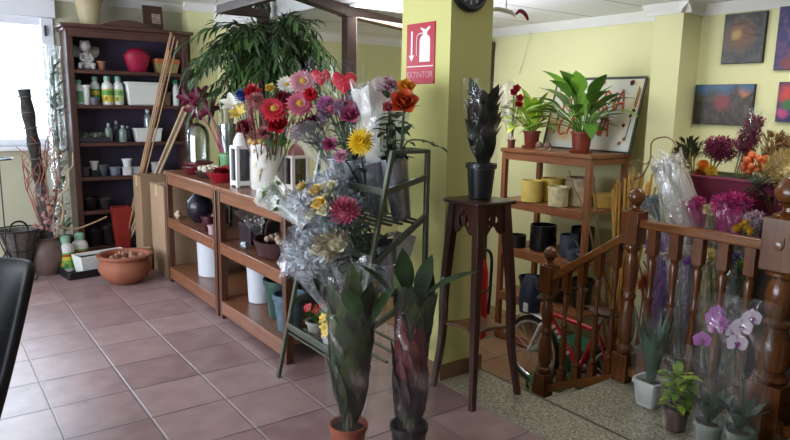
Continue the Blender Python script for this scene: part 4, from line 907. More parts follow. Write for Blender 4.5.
# heart picks
def heart(label, u, v, x, s, base):
    c = ax(u, v, x); t = thing('heart_pick', label, 'decoration', base, 'red heart picks above the bouquets')
    side, up, n = V((.81, -.59, 0)), V((0, 0, 1)), V((-.59, -.81, 0)); out = []
    for k in range(40):
        a = 2*PI*k/40; hx = 16*math.sin(a)**3; hy = 13*math.cos(a)-5*math.cos(2*a)-2*math.cos(3*a)-math.cos(4*a); out.append((hx/17*s, hy/17*s))
    b = MB(); rows = []
    for d, q in ((-.012, .75), (-.008, .95), (0, 1), (.008, .95), (.012, .75)): rows.append([c + side*(x_*q) + up*(y_*q) + n*d for x_, y_ in out])
    bb = b.grid(rows, True); b.cap([bb+k for k in reversed(range(40))]); b.cap([bb+160+k for k in range(40)])
    b.build('heart', mat('#b5122c', .35), t)
    b = MB()
    for k in range(5): p = c + n*.0135 + side*(-.028+.014*k)*s/.06 + up*(.008*math.sin(k*2)); b.tube([p, p + side*.009 + up*.006], .0016, 5)
    b.build('script_mark', mat('#d89aa4', .4), t)
    b = MB(); b.tube([V(base), lerp(base, c, .6), c - up*s*.8], .0035, 5); b.build('stick', mat('#b9b2a4', .5), t)
    b = MB(); X = side*s*1.45; Z = up*s
    b.grid([[c - X - Z*1.2 + n*.02, c - Z*1.2 + n*.04, c + X - Z*1.2 + n*.02], [c - X*1.05 + n*.03, c + n*.045, c + X*1.05 + n*.03], [c - X*1.08 + Z*1.5 + n*.01, c + Z*1.6 + n*.03, c + X*1.08 + Z*1.5 + n*.01]])
    b.grid([[c - X - Z*1.2 - n*.02, c - Z*1.2 - n*.04, c + X - Z*1.2 - n*.02], [c - X*1.05 - n*.03, c - n*.045, c + X*1.05 - n*.03], [c - X*1.08 + Z*1.5 - n*.01, c + Z*1.6 - n*.03, c + X*1.08 + Z*1.5 - n*.01]])
    b.build('film_bag', CLEAR, t)
heart('smaller red heart pick in a clear bag, beside the light pink gerbera', 321, 77, 2.0, .062, (1.98, 3.3, 1.1))
heart('larger red heart pick in a clear bag, before the timber post', 344, 82, 1.97, .078, (1.98, 3.1, 1.1))
# middle tier: wrapped bouquets leaning out
IVO, CRM, BLW = mat('#d3cfb4', .6, var=.15), mat('#d6b869', .55, var=.25), mat('#d0d4da', .6, var=.25, scale=20)
GW = mat('#8aa860', .55, var=.3)
bouquet('wrapped_bouquet', 'white and green flowers in white paper leaning over the table corner', ax(308, 226, 1.78), (-.35, .75, .50), .34, .03, .085, [('frill', mat('#dfe3d2', .6), 'carnation', .042, 5), ('frill', GW, 'green_carnation', .04, 4)], film('#f2f4f0', .55, .9, 7, .2, .8), GW, 24)
def aimed(label, base, top, r0, r1, heads, wm, fol=None, nf=30, ext=1.12, name='wrapped_bouquet'):
    base, top = V(base), V(top); return bouquet(name, label, base, top-base, (top-base).length*ext, r0, r1, heads, wm, fol, nf, inner=1/ext)
bucket('grey bucket on the middle tray under the cream rose bouquet', 1.98, 2.92, .632, .07, .26, ln)
bucket('grey bucket on the middle tray under the pink chrysanthemum', 1.98, 2.76, .632, .07, .26, ln)
bucket('grey bucket on the middle tray behind the white green flowers', 1.98, 3.20, .632, .07, .26, ln)
aimed('cream roses with blue grey dried filler in film, rack middle tier', (1.96, 2.92, .67), ax(318, 196, 1.70), .03, .165, [('rose', CRM, 'rose', .043, [ax(302, 187, 1.64), ax(316, 190, 1.62), ax(319, 203, 1.61), ax(309, 196, 1.62)]), ('rose', IVO, 'ivory_rose', .04, [ax(326, 196, 1.66), ax(306, 206, 1.62), ax(312, 214, 1.62), ax(324, 210, 1.62), ax(298, 196, 1.64), ax(330, 186, 1.68)]), ('blob', BLW, 'grey_filler', .055, 12)], FILMB, mat('#5c6664', .6, var=.4), 60)
aimed('single big dusky pink chrysanthemum bouquet beside the cream roses', (1.96, 2.76, .67), ax(346, 216, 1.70), .03, .11, [('mum', mat('#a2485c', .55, var=.2), 'chrysanthemum', .088, [ax(346, 213, 1.62)]), ('blob', mat('#5f6a72', .6, var=.3), 'grey_filler', .05, 6)], FILM, DG, 24)
aimed('pale blue crumpled film bouquet of cream dried flowers, lower tier', (1.90, 2.95, .30), ax(318, 252, 1.64), .04, .175, [('rose', IVO, 'ivory_rose', .042, [ax(326, 240, 1.60), ax(338, 246, 1.60), ax(318, 250, 1.58)]), ('blob', mat('#a89d86', .6, var=.3), 'brown_filler', .05, [ax(330, 252, 1.58), ax(340, 240, 1.62), ax(322, 244, 1.58), ax(334, 238, 1.62)]), ('blob', BLW, 'grey_filler', .055, 10)], FILMB, mat('#5c6664', .6, var=.4), 60)
t = thing('film_sheet', 'loose crumpled pale blue film spilling left of the dried flower bouquet', 'film', ax(300, 262, 1.68)); b = MB()
cone(b, ax(322, 262, 1.70), ax(288, 258, 1.62)-ax(322, 262, 1.70), .20, .04, .13, .3, zig=.12); b.build('sheet', film('#d3dcec', .35, .9, 14, .15, .7), t)
bouquet('wrapped_bouquet', 'white paper cone with one crimson rose behind the glossy leaves', ax(356, 318, 1.62), (-.05, .02, 1), .26, .03, .085, [('rose', mat('#7a1a34', .5, var=.3), 'rose', .05, [ax(353, 283, 1.60)])], film('#f4f4f8', .2, .7, 9, .2, .6), None)
t = thing('leaf_spray', 'dark broad leaves filling the right half of the rack middle', 'foliage', (1.96, 2.76, .65)); b = MB()
for k in range(70):
    a = R.uniform(0, 6.28); b.leaf((1.86+R.uniform(-.13, .10), 2.82+R.uniform(-.12, .25), R.uniform(.62, 1.0)), (math.cos(a)-.4, math.sin(a), R.uniform(-.1, .8)), R.uniform(.10, .17), .06, droop=.3)
b.tube([(1.96, 2.76, .66), (1.90, 2.80, .9)], .012); b.build('leaves', mat('#1c2519', .45, var=.3), t)
t = thing('paper_card', 'white paper sheet propped inside the right end of the rack', 'paper', (2.0, 2.70, .74))
b = MB(); b.obox((2.02, 2.715, .84), (.14, .006, .19), M=Matrix.Rotation(.32, 3, 'Y')); b.build('sheet', mat('#cfcdca', .6), t)
# low tray: small potted flowers
z = .279
t = thing('potted_flower', 'small pot of red flowers on the lowest rack tray', 'plant', (1.76, 3.16, z)); pot('pot', '', '', (1.76, 3.16, z), .045, .062, .10, mat('#8d8a86', .5), parent=t)
b = MB()
for k in range(40): a = R.uniform(0, 6.28); b.leaf((1.76, 3.16, z+.09), (math.cos(a), math.sin(a), R.uniform(.5, 1.6)), R.uniform(.07, .13), .025, droop=.3)
b.build('foliage', mat('#4a6a34', .5, var=.3), t)
for k in range(9): a = k*2.4; b = MB(); b.daisy(V((1.75+.08*math.cos(a)*(.4+k/14), 3.16+.09*math.sin(a)*(.4+k/14), z+.17+.012*(k % 3))), (math.cos(a)*.5-.4, math.sin(a)*.5-.3, 1), .026, k=8, w=.5, layers=1); b.build('bloom', [mat('#a3182a', .5), EYE_Y], t)
t = thing('potted_flower', 'small pot of bright yellow narcissus on the lowest rack tray', 'plant', (1.73, 2.93, z)); pot('pot', '', '', (1.73, 2.93, z), .042, .06, .09, mat('#9a9c9e', .5), parent=t)
b = MB()
for k in range(44): a = R.uniform(0, 6.28); b.leaf((1.73+R.uniform(-.03, .03), 2.93+R.uniform(-.03, .03), z+.08), (math.cos(a)*.5, math.sin(a)*.5, 1), R.uniform(.12, .21), .014, droop=.3)
b.build('foliage', mat('#5c8a3c', .5, var=.3), t)
for k in range(9): a = k*2.4; b = MB(); b.daisy(V((1.70+.06*math.cos(a)*(.3+k/12), 2.91+.07*math.sin(a)*(.3+k/12), z+.10+.013*k)), (math.cos(a)*.5-.7, math.sin(a)*.5-.6, .4), .034, k=6, w=.6, layers=1, eye=.3); b.build('bloom', [YLW, mat('#cf9a10', .5)], t)

# ------------------------------------------------------------------ sleeved foliage plants in front
DLEAF, DLEAF2 = mat('#26361d', .6, var=.4, scale=9, spec=.2), mat('#3d4826', .6, var=.4, scale=9, spec=.2)
def ficus(label, x, y, potm, h0, h1, spread, extra, wr, lean=(0, 0), n=26, lw=.10, tip=(), lower=None):
    t = thing('sleeved_plant', label, 'plant', (x, y, 0), 'film sleeved plants in front of the rack')
    b = MB(); b.lathe([(.06, 0), (.064, .004), (.082, .145), (.088, .148), (.088, .17), (.08, .17), (.076, .14), (0, .14)], (x, y, .001), 26); b.build('pot', potm, t)
    b = MB(); b.lathe([(0, .14), (.077, .141)], (x, y, .001), 22, caps=False); b.build('soil', SOIL, t)
    for k in range(3): MB().tube(curve([(x+.02*math.cos(k*2), y+.02*math.sin(k*2), .13), (x+lean[0]*.5+.03*math.cos(k*2), y+lean[1]*.5+.03*math.sin(k*2), .5), (x+lean[0], y+lean[1], h1-.1)], 5), .009, 6).build('stem', mat('#4a5230', .6), t)
    b = MB()
    for k in range(n):
        q = k/(n-1); z = h0 + (h1-h0-.27)*q; a = k*2.39996 + R.uniform(-.3, .3); f = (z/h1); ro = wr*.42*(.6+.4*q)
        b.mi(k % 2); b.leaf((x+lean[0]*f+ro*math.cos(a), y+lean[1]*f+ro*math.sin(a), z), (math.cos(a)*spread*.5, math.sin(a)*spread*.5, 1), R.uniform(.27, .36), lw*R.uniform(.9, 1.2), up=V((math.cos(a), math.sin(a), .2)), droop=-.06, fold=-.12, n=6, peak=.45)
    for p, d, L, W in tip: b.mi(0); b.leaf(p, d, L, W, droop=.25, fold=.15, n=7, peak=.5)
    b.build('foliage', [DLEAF, DLEAF2], t)
    if lower: lower(t)
    b = MB(); ph = R.uniform(0, 6)
    b.lathe([(.074, .03), (.086, .17)] + [(.095 + (wr-.095)*min(1, (i/9)*1.3), .2 + (h1-.18)*i/9) for i in range(10)], (x, y, 0), 30, caps=False, wob=lambda a, z: 1 + .05*math.sin(a*4+ph+z*5) + .03*math.sin(a*9+z*13))
    for k, v in enumerate(b.v): f = v.z/h1; b.v[k] = v + V((lean[0]*f, lean[1]*f, 0))
    b.build('film_sleeve', film(lo=.10, hi=.55, scale=7, rough=.1, white=.2), t); return t
tip1 = [(ax(325, 302, 1.43), V((-.15, .2, 1)), .13, .075), (ax(330, 312, 1.44), V((-.1, .12, 1)), .16, .085), (ax(355, 320, 1.40), V((-.2, -.1, 1)), .18, .10), (ax(372, 325, 1.5), V((.3, -.1, 1)), .2, .10)]
ficus('clear sleeved green plant with upright leaves in a terracotta coloured pot', 1.475, 2.36, mat('#8d4a34', .6), .16, .86, .30, 0, .155, (.03, .0), 40, .105, tip1)
def redspike(t):
    b = MB()
    for k in range(60): a = k*2.4; z = .17 + .42*k/60; ro = .05; b.mi(0 if z > .34 else 1); b.leaf((1.70+ro*math.cos(a), 2.20+ro*math.sin(a), z), (math.cos(a)*.2, math.sin(a)*.2, 1), .16, .06, up=V((math.cos(a), math.sin(a), .2)), droop=R.uniform(-.1, .15), fold=.2)
    b.build('red_bracts', [mat('#5e1c1c', .45, var=.5), mat('#2a1b18', .5, var=.4)], t)
tip2 = [(ax(420, 300, 1.72), V((.62, -.5, .75)), .30, .10), (ax(405, 300, 1.68), V((.05, .1, 1)), .24, .085), (ax(395, 300, 1.7), V((-.4, .4, .9)), .24, .08), (ax(418, 305, 1.75), V((.25, .1, 1)), .25, .085)]
ficus('clear sleeved plant with dark red bracts and broad top leaves', 1.70, 2.20, mat('#23201f', .5), .42, .82, .28, 0, .13, (.03, .0), 26, .095, tip2, redspike)

# ------------------------------------------------------------------ pillar things
t = thing('fire_extinguisher_sign', 'red fire extinguisher sign on the left face of the pillar', 'sign', (2.378, 3.05, 1.72))
SR, SW = mat('#b3142e', .35, var=.05), mat('#e6dfe0', .4, var=.02); xs = 2.3765
MB().box(xs-.003, 2.3795, 2.915, 3.175, 1.722, 2.062).build('plate', SR, t, bevel=.002)
def flat(pts, x, dx=.0012):  # a raised shape in the y,z plane facing -x
    b = MB(); b.hexa([(x, p[0], p[1]) for p in pts], [(x-dx, p[0], p[1]) for p in pts]); return b
b = flat([(3.165, 1.818), (3.165, 1.824), (2.925, 1.824), (2.925, 1.818)], xs-.0028); b.build('rule', SW, t, smooth=False)
b = flat([(3.132, 2.02), (3.132, 1.885), (3.117, 1.885), (3.117, 2.02)], xs-.0028); b.hexa([(xs-.0028, y, z) for y, z in ((3.15, 1.885), (3.1, 1.885), (3.1245, 1.85))], [(xs-.004, y, z) for y, z in ((3.15, 1.885), (3.1, 1.885), (3.1245, 1.85))]); b.build('arrow', SW, t, smooth=False)
ex = [(3.05, 1.845), (3.05, 1.965), (3.04, 1.985), (3.022, 1.995), (3.022, 2.012), (3.045, 2.03), (3.04, 2.037), (3.0, 2.022), (2.965, 2.04), (2.955, 2.03), (2.985, 2.008), (2.985, 1.995), (2.965, 1.985), (2.955, 1.965), (2.955, 1.845)]
flat(ex, xs-.0028).build('extinguisher_symbol', SW, t, smooth=False)
b = MB(); b.tube(curve([(xs-.0035, 3.02, 2.005), (xs-.0035, 3.07, 1.995), (xs-.0035, 3.078, 1.94), (xs-.0035, 3.075, 1.88)], 5), .004, 5); b.build('hose_symbol', SW, t)
def text(s, loc, rot, size, m, name, parent=None, ext=.001, sx=1., shear=0., weight=0):
    c = bpy.data.curves.new(name, 'FONT'); c.body = s; c.size = size; c.extrude = ext; c.align_x = 'CENTER'; c.align_y = 'CENTER'; c.shear = shear; c.offset = weight
    o = bpy.data.objects.new(name, c); COL.objects.link(o); dg = bpy.context.evaluated_depsgraph_get(); me = bpy.data.meshes.new_from_object(o.evaluated_get(dg)); bpy.data.objects.remove(o)
    o = bpy.data.objects.new(name, me); COL.objects.link(o); me.materials.clear(); me.materials.append(m)
    o.rotation_euler = rot; o.scale = (sx, 1, 1); o.location = V(loc) - (V(ORG[parent.name]) if parent else V((0, 0, 0)))
    if parent: o.parent = parent
    return o
text('EXTINTOR', (xs-.0035, 3.045, 1.772), (PI/2, 0, -PI/2), .050, mat('#d59aa6', .4, var=.03), 'lettering', t)
t = thing('wall_clock', 'round black clock with ornamental face high on the pillar', 'clock', (2.50, 2.79, 2.235))
b = MB(); b.lathe([(.13, 0), (.13, .02), (.115, .035), (.10, .035), (.10, .02), (0, .02)], (2.50, 2.79, 2.235), 36, n=(0, -1, 0)); b.build('case', BLK, t)
b = MB(); b.lathe([(0, .022), (.098, .022)], (2.50, 2.79, 2.235), 36, n=(0, -1, 0), caps=False); b.build('dial', mat('#3b4048', .4, var=.3), t)
b = MB()
for k in range(12): a = k*PI/6; c = V((2.50+.07*math.cos(a), 2.766, 2.235+.07*math.sin(a))); b.bar(c, c+V((.02*math.cos(a), 0, .02*math.sin(a))), .009, .004, up=(0, 1, 0))
b.build('hour_marks', mat('#b9bcc4', .4), t)
b = MB(); b.bar((2.50, 2.765, 2.235), (2.53, 2.765, 2.28), .008, .003, up=(0, 1, 0)); b.bar((2.50, 2.764, 2.235), (2.44, 2.764, 2.22), .006, .003, up=(0, 1, 0)); b.build('hands', mat('#c9ccd4', .4), t)
# hanging ornament on the stair ceiling
t = thing('hanging_mobile', 'white and red curved ornament hanging from the stair ceiling', 'ornament', (2.95, 2.9, LOWC)); c = ay(506, 11, 2.85)
b = MB(); b.tube([V((c.x, c.y, LOWC)), c], .004, 6); b.build('rod', WHITE, t)
b = MB(); b.tube(curve([c + V((-.075, .06, -.02)), c + V((-.05, .04, .01)), c, c + V((.03, -.02, -.01)), c + V((.045, -.03, -.03))], 5), [.008]*5+[.013]*11+[.008]*5, 8); b.build('white_arm', WHITE, t)
b = MB(); q = [ay(u, v, 2.83) for u, v in ((516, 14), (520, 11), (525, 14), (528, 20))]; b.tube(curve(q, 5), [.007+.006*math.sin(PI*i/15) for i in range(16)], 8); b.build('red_arm', mat('#8f2238', .4), t)
tag(MB().tube(curve([ax(530, 31, 4.80), ax(526, 50, 4.82), ax(519, 74, 4.83)], 4), .003, 5).build('string_line', mat('#b9bfb4', .5), None, tuple(ax(530, 31, 4.80))), 'thin pale cord hanging down the yellow wall near the ornament', 'cord')
# ------------------------------------------------------------------ plant pedestal beside the pillar
MH = {a: wood('#3f2018', a, .3, .3) for a in 'xyz'}
t = thing('plant_pedestal', 'tall dark mahogany plant pedestal with pierced apron beside the pillar', 'pedestal', (2.42, 2.58, 0))
cx, cy, H, hw = 2.45, 2.585, 1.105, .118
MB().box(cx-hw-.025, cx+hw+.025, cy-hw-.02, cy+hw+.025, H-.022, H).build('top', MH['x'], t, bevel=.006)
feet = {(-1, -1): (2.272, 2.392), (1, -1): (2.625, 2.40), (-1, 1): (2.30, 2.755), (1, 1): (2.62, 2.755)}
for (sx, sy), (fx, fy) in feet.items():
    tp = V((cx+sx*(hw-.022), cy+sy*(hw-.022), H-.022)); ft = V((fx, fy, 0)); q = [tp, lerp(tp, ft, .45)*1, lerp(tp, ft, .72) - V((sx*.012, sy*.012, 0)), ft]; q = curve(q, 6)
    b = MB(); rows = []
    for i, p in enumerate(q): w = .024 - .009*i/len(q); rows.append([p+V((-w, -w, 0)), p+V((w, -w, 0)), p+V((w, w, 0)), p+V((-w, w, 0))])
    bb = b.grid(rows, True); b.cap([bb, bb+1, bb+2, bb+3]); b.cap([bb+(len(q)-1)*4+k for k in (3, 2, 1, 0)]); b.build('leg', MH['z'], t, bevel=.003)
def apron(p, q, nrm):
    p, q, n = V(p), V(q), V(nrm); d = q-p; L = d.length; d.normalize(); b = MB(); N = 40; T = .012
    def low(s): return -.15 + .035*math.cos(s*2*PI*2)*(.5) - .04*(1-math.sin(PI*s)) + .02
    def hole(s):   # pierced tulip: upper and lower bound of the opening
        a = abs(s-.5)
        if .08 < a < .20: return (-.125 + (a-.08)*.15, -.045 - (a-.08)*.28)
        if a < .035: return (-.058, -.030)
        return None
    for i in range(N):
        s0, s1 = i/N, (i+1)/N; h = hole((s0+s1)/2)
        for l0, l1, u0, u1 in ([(low(s0), low(s1), h[0], h[0]), (h[1], h[1], 0, 0)] if h else [(low(s0), low(s1), 0, 0)]):
            A, B_ = p+d*L*s0, p+d*L*s1; lo = [A+V((0, 0, l0)), B_+V((0, 0, l1)), B_+V((0, 0, u1)), A+V((0, 0, u0))]; b.hexa(lo, [v+n*T for v in lo])
    b.build('apron', MH['x'], t, smooth=False)
z = H-.022; e = hw-.02
apron((cx-e, cy-e-.015, z), (cx+e, cy-e-.015, z), (0, 1, 0)); apron((cx-e-.015, cy-e, z), (cx-e-.015, cy+e, z), (1, 0, 0)); apron((cx+e+.003, cy-e, z), (cx+e+.003, cy+e, z), (1, 0, 0)); apron((cx-e, cy+e+.003, z), (cx+e, cy+e+.003, z), (0, 1, 0))
b = MB(); N = 8; rows = []
def edge(i):  # wavy outline of the lower shelf
    s = i/40*4; k = int(s) % 4; f = s-int(s); cs = [(-1, -1), (1, -1), (1, 1), (-1, 1)]; a, c = cs[k], cs[(k+1) % 4]; w = .145 - .028*math.sin(PI*f)
    if f in (0,): w = .15
    return V((cx+.015+(a[0]*(1-f)+c[0]*f)*w*(1 if abs(a[0]+c[0]) < 1 else w/.145), cy+(a[1]*(1-f)+c[1]*f)*w*(1 if abs(a[1]+c[1]) < 1 else w/.145), 0))
lo = [edge(i)+V((0, 0, .375)) for i in range(40)]; b.hexa(lo, [p+V((0, 0, .02)) for p in lo]); b.build('lower_shelf', wood('#6b4530', 'x'), t, bevel=.003)
t = thing('potted_plant', 'dark leaved plant in a black pot, sleeved in film, on the pedestal', 'plant', (2.465, 2.60, H+.001)); x, y = 2.465, 2.60
pot('pot', '', '', (x, y, H+.001), .062, .08, .19, mat('#17181c', .4), soil=SOIL, parent=t)
b = MB()
for k in range(40):
    a = k*2.4; z = H+.16+.27*k/40; b.mi(k % 2); b.leaf((x+.015*math.cos(a), y+.015*math.sin(a), z), (math.cos(a)*.32, math.sin(a)*.32, 1), R.uniform(.19, .26), .10, droop=.1, fold=.15, n=6)
for k in range(3): b.tube([(x, y, H+.15), (x+.03*math.cos(k*2), y+.03*math.sin(k*2), H+.5)], .006, 5)
b.build('foliage', [mat('#262d22', .5, var=.4, spec=.3), mat('#3a3029', .5, var=.4, spec=.3)], t)
b = MB(); b.lathe([(.085, .16), (.10, .3), (.115, .5), (.13, .64)], (x, y, H), 26, caps=False, wob=lambda a, z: 1+.05*math.sin(a*4+z*9)); b.build('film_sleeve', CLEAR, t)

# ------------------------------------------------------------------ tall shelf by the yellow wall
SH = {a: wood('#8a5637', a, .4, .3) for a in 'xyz'}; SX0, SX1, SY0, SY1 = 4.2, 4.70, 3.215, 4.17
t = thing('open_shelf', 'tall orange brown open wooden shelf against the yellow wall', 'shelf', (4.45, 3.7, LOWF))
for x in (SX0, SX1-.045):
    for y in (SY0, SY1-.045): MB().box(x, x+.045, y, y+.045, LOWF, 1.225).build('post', SH['z'], t, bevel=.004)
MB().box(SX0-.012, SX1+.012, SY0-.012, SY1+.012, 1.21, 1.244).build('top', SH['y'], t, bevel=.005)
MB().box(SX0+.005, SX0+.025, SY0+.045, SY1-.045, 1.145, 1.21).build('rail', SH['y'], t, bevel=.003)
MB().box(SX0+.045, SX1-.045, SY0+.006, SY0+.026, 1.16, 1.21).build('rail', SH['x'], t, bevel=.003)
for z in (.795, .365, -.06, -.42):
    s = MB().box(SX0+.02, SX1-.01, SY0+.01, SY1-.01, z-.025, z).build('shelf_board', SH['y'], t, bevel=.003)
    MB().box(SX0-.004, SX0+.02, SY0+.045, SY1-.045, z-.075, z+.002).build('lip', SH['y'], s, bevel=.003)
def spath(name, label, x, y, z, pr, ph, L, n, seed, lm, flowers=0, droopy=.35):
    t = thing(name, label, 'plant', (x, y, z)); rr = random.Random(seed); pm = mat('#7c3422', .5, var=.1)
    b = MB(); b.lathe([(0, 0), (pr*1.05, 0), (pr*1.15, .02), (pr*1.1, .02), (0, .008)], (x, y, z), 24); b.build('saucer', pm, t)
    pot('pot', '', '', (x, y, z+.009), pr*.78, pr, ph, pm, soil=SOIL, parent=t)
    b = MB()
    for k in range(n):
        a = k*2.4 + rr.uniform(-.3, .3); q = (k+1)/n; el = 1.5 - 1.25*q + rr.uniform(-.12, .12); st = L*rr.uniform(.42, .6)*(.45 if math.cos(a) > .15 else 1); d = V((math.cos(a)*math.cos(el), math.sin(a)*math.cos(el), math.sin(el)))
        p0 = V((x+.02*math.cos(a), y+.02*math.sin(a), z+ph)); p1 = p0 + d*st + V((0, 0, .02)); b.mi(0 if k % 3 else 1)
        b.tube(curve([p0, lerp(p0, p1, .5)+V((0, 0, .02)), p1], 3), .004, 4, caps=False); b.leaf(p1, d + V((0, 0, -.15)), L*rr.uniform(.5, .68)*(.75 if d.x > .2 else 1), L*rr.uniform(.21, .28), droop=droopy*rr.uniform(.7, 1.5), fold=.18, n=7, peak=.42)
    b.build('foliage', lm, t)
    return t
LG = [mat('#4f7d2a', .4, var=.25), mat('#78a83a', .4, var=.25)]
spath('peace_lily', 'larger leafy green plant in a terracotta coloured pot before the sign', 4.36, 3.44, 1.2455, .085, .16, .50, 44, 3, LG)
spath('peace_lily', 'smaller yellow green plant in a terracotta coloured pot on the shelf end', 4.42, 4.03, 1.2455, .075, .14, .33, 52, 5, [mat('#8bb038', .4, var=.25), mat('#b9cf4a', .4, var=.25)])
t = thing('rose_pot', 'potted red roses in a white paper collar by the pillar edge', 'plant', (4.29, 4.13+.12, 1.2455)); c = ax(511, 112, 4.25)
# carried by the shelf top, stems rising to the roses
c0 = V((4.26, 4.12, 1.2455)); pot('pot', '', '', tuple(c0), .03, .036, .07, mat('#6d3a2c', .5), parent=t)
b = MB(); wtop = V((4.24, 4.20, 1.66)); cone(b, c0+V((0, 0, .06)), wtop-c0, .50, .02, .085, .1, zig=.04); b.build('paper_collar', film('#cdbfb8', .55, .9, 6, .3, .85), t)
for k, (u, v) in enumerate([(517, 88), (520, 98), (514, 92), (519, 104)]):
    h = ax(u, v, 4.18); b = MB(); b.rose(h, (-.6, -.7, .4), .034); b.build('rose', [mat('#8a1420', .5, var=.25), EYE_Y], t); MB().tube(curve([c0+V((0, 0, .08)), lerp(c0, h, .6)+V((.02, .02, 0)), h], 4), .004, 5).build('stem', DG, t)
b = MB()
for k in range(8): a = k*.8; b.leaf((4.24, 4.18, 1.5+.02*k), (math.cos(a), math.sin(a), .5), .09, .05, droop=.3)
b.build('leaves', DG, t)
for y, lab in ((3.79, 'little brown round snail ornament on the shelf edge, nearer the smaller plant'), (3.70, 'little brown round snail ornament on the shelf edge, nearer the larger plant')):
    t = thing('snail_figurine', lab, 'figurine', (4.25, y, 1.2455), 'snail ornaments on the shelf edge')
    b = MB(); c = V((4.25, y, 1.284)); b.lathe([(.012, -.022), (.03, -.012), (.034, 0), (.03, .012), (.012, .022)], c, 16, n=(1, .3, 0)); b.ring(c, .02, .008, n=(1, .3, 0), seg=16); b.build('shell', mat('#7a5a46', .5, var=.3), t)
    b = MB(); b.tube([(4.25, y+.042, 1.252), (4.25, y, 1.254), (4.25, y-.036, 1.256), (4.25, y-.043, 1.272)], [.006, .011, .01, .008], 7); b.build('body', mat('#9a8468', .5), t)
# sign board
t = thing('painted_sign', 'white painted sign board with orange red lettering leaning on the wall', 'sign', (4.66, 3.62, 1.2455))
y0, y1, zb, hh = 3.17, 4.07, 1.246, .625; xb, xt = 4.63, 4.79; an = math.asin((xt-xb)/hh)
def sg(y, h, o=0.): return V((xb + math.sin(an)*h - math.cos(an)*o, y, zb + math.cos(an)*h + math.sin(an)*o))
def board_mat():
    m, t_ = nodes('sign_paper'); L = t_.links; tc = add(t_, 'ShaderNodeTexCoord'); n = add(t_, 'ShaderNodeTexNoise', i_Scale=3.5, i_Detail=2.); L.new(tc.outputs['Object'], n.inputs['Vector'])
    c = ramp(t_, n.outputs['Fac'], [(.38, lin('#cfd4d2')), (.55, lin('#d9d6c2')), (.68, lin('#e0be8c'))]); b_ = add(t_, 'ShaderNodeBsdfPrincipled', i_Roughness=.5); L.new(c, b_.inputs['Base Color'])
    o_ = add(t_, 'ShaderNodeOutputMaterial'); L.new(b_.outputs[0], o_.inputs['Surface']); return m
b = MB(); b.hexa([sg(y0, 0), sg(y1, 0), sg(y1, hh), sg(y0, hh)][::-1], [sg(y0, 0, .012), sg(y1, 0, .012), sg(y1, hh, .012), sg(y0, hh, .012)][::-1]); b.build('panel', board_mat(), t, smooth=False)
FRM = mat('#3a3d38', .4)
for p, q in (((y0, 0), (y1, 0)), ((y1, 0), (y1, hh)), ((y1, hh), (y0, hh)), ((y0, hh), (y0, 0))): MB().bar(sg(*p, .008), sg(*q, .008), .016, .022).build('frame', FRM, t, bevel=.002)
ORL = mat('#c8511e', .5, var=.1)
def stroke(pts, name='letter_stroke'):
    b = MB(); b.tube(curve([sg(y1 - u*(y1-y0), v*hh, .014) for u, v in pts], 6), .0085, 6); b.build(name, ORL, t)
def letter(ch, u, v, w, h):
    G = {'F': [[(1, 1), (0, .95), (0, 0)], [(0, .52), (.7, .55)]], 'E': [[(1, 1), (.1, .9), (0, .5), (.1, .1), (1, 0)], [(.05, .52), (.8, .55)]], 'R': [[(0, 0), (0, 1), (.8, .95), (.9, .7), (.1, .5), (1, 0)]], 'I': [[(.5, 1), (.45, 0)]],
         'A': [[(0, 0), (.4, 1), (.6, 1), (1, 0)], [(.2, .4), (.85, .42)]], 'C': [[(1, .9), (.5, 1), (.05, .6), (.1, .15), (.5, 0), (1, .12)]], 'N': [[(0, 0), (.05, 1), (.9, .05), (1, 1)]], 'L': [[(.1, 1), (0, 0), (.9, .02)]]}[ch]
    for st in G: stroke([(u + a*w, v + c*h) for a, c in st])
for ch, u in (('F', .15), ('L', .23), ('E', .53), ('R', .615), ('I', .70), ('A', .75)): letter(ch, u, .55, .06 if ch != 'A' else .09, .25)
for ch, u in (('C', .15), ('A', .26), ('N', .55), ('A', .65)): letter(ch, u, .20, .085, .235)
for u, v, r, c in ((.06, .93, .022, '#b08a4a'), (.075, .84, .02, '#a07a3a'), (.87, .93, .025, '#5a1a26'), (.55, .95, .032, '#9a3040'), (.95, .56, .018, '#4a2a26'), (.93, .49, .018, '#5a2a2a'), (.88, .36, .018, '#4a2426'), (.92, .18, .02, '#8f6a2a'), (.88, .12, .02, '#a3742a'), (.11, .42, .02, '#8a6a4a')):
    b = MB(); b.daisy(sg(y1-u*(y1-y0), v*hh, .014), (-1, 0, .25), r, k=8, w=.6, layers=1); b.build('pressed_flower', [mat(c, .7), mat('#3a2a1c', .7)], t)
for u, v0, v1 in ((.945, .62, .88), (.96, .6, .85), (.10, .2, .55), (.93, .2, .45)): MB().tube([sg(y1-u*(y1-y0), v0*hh, .014), sg(y1-(u+.01)*(y1-y0), v1*hh, .014)], .004, 5).build('pressed_stem', mat('#6a5a3a', .7), t)
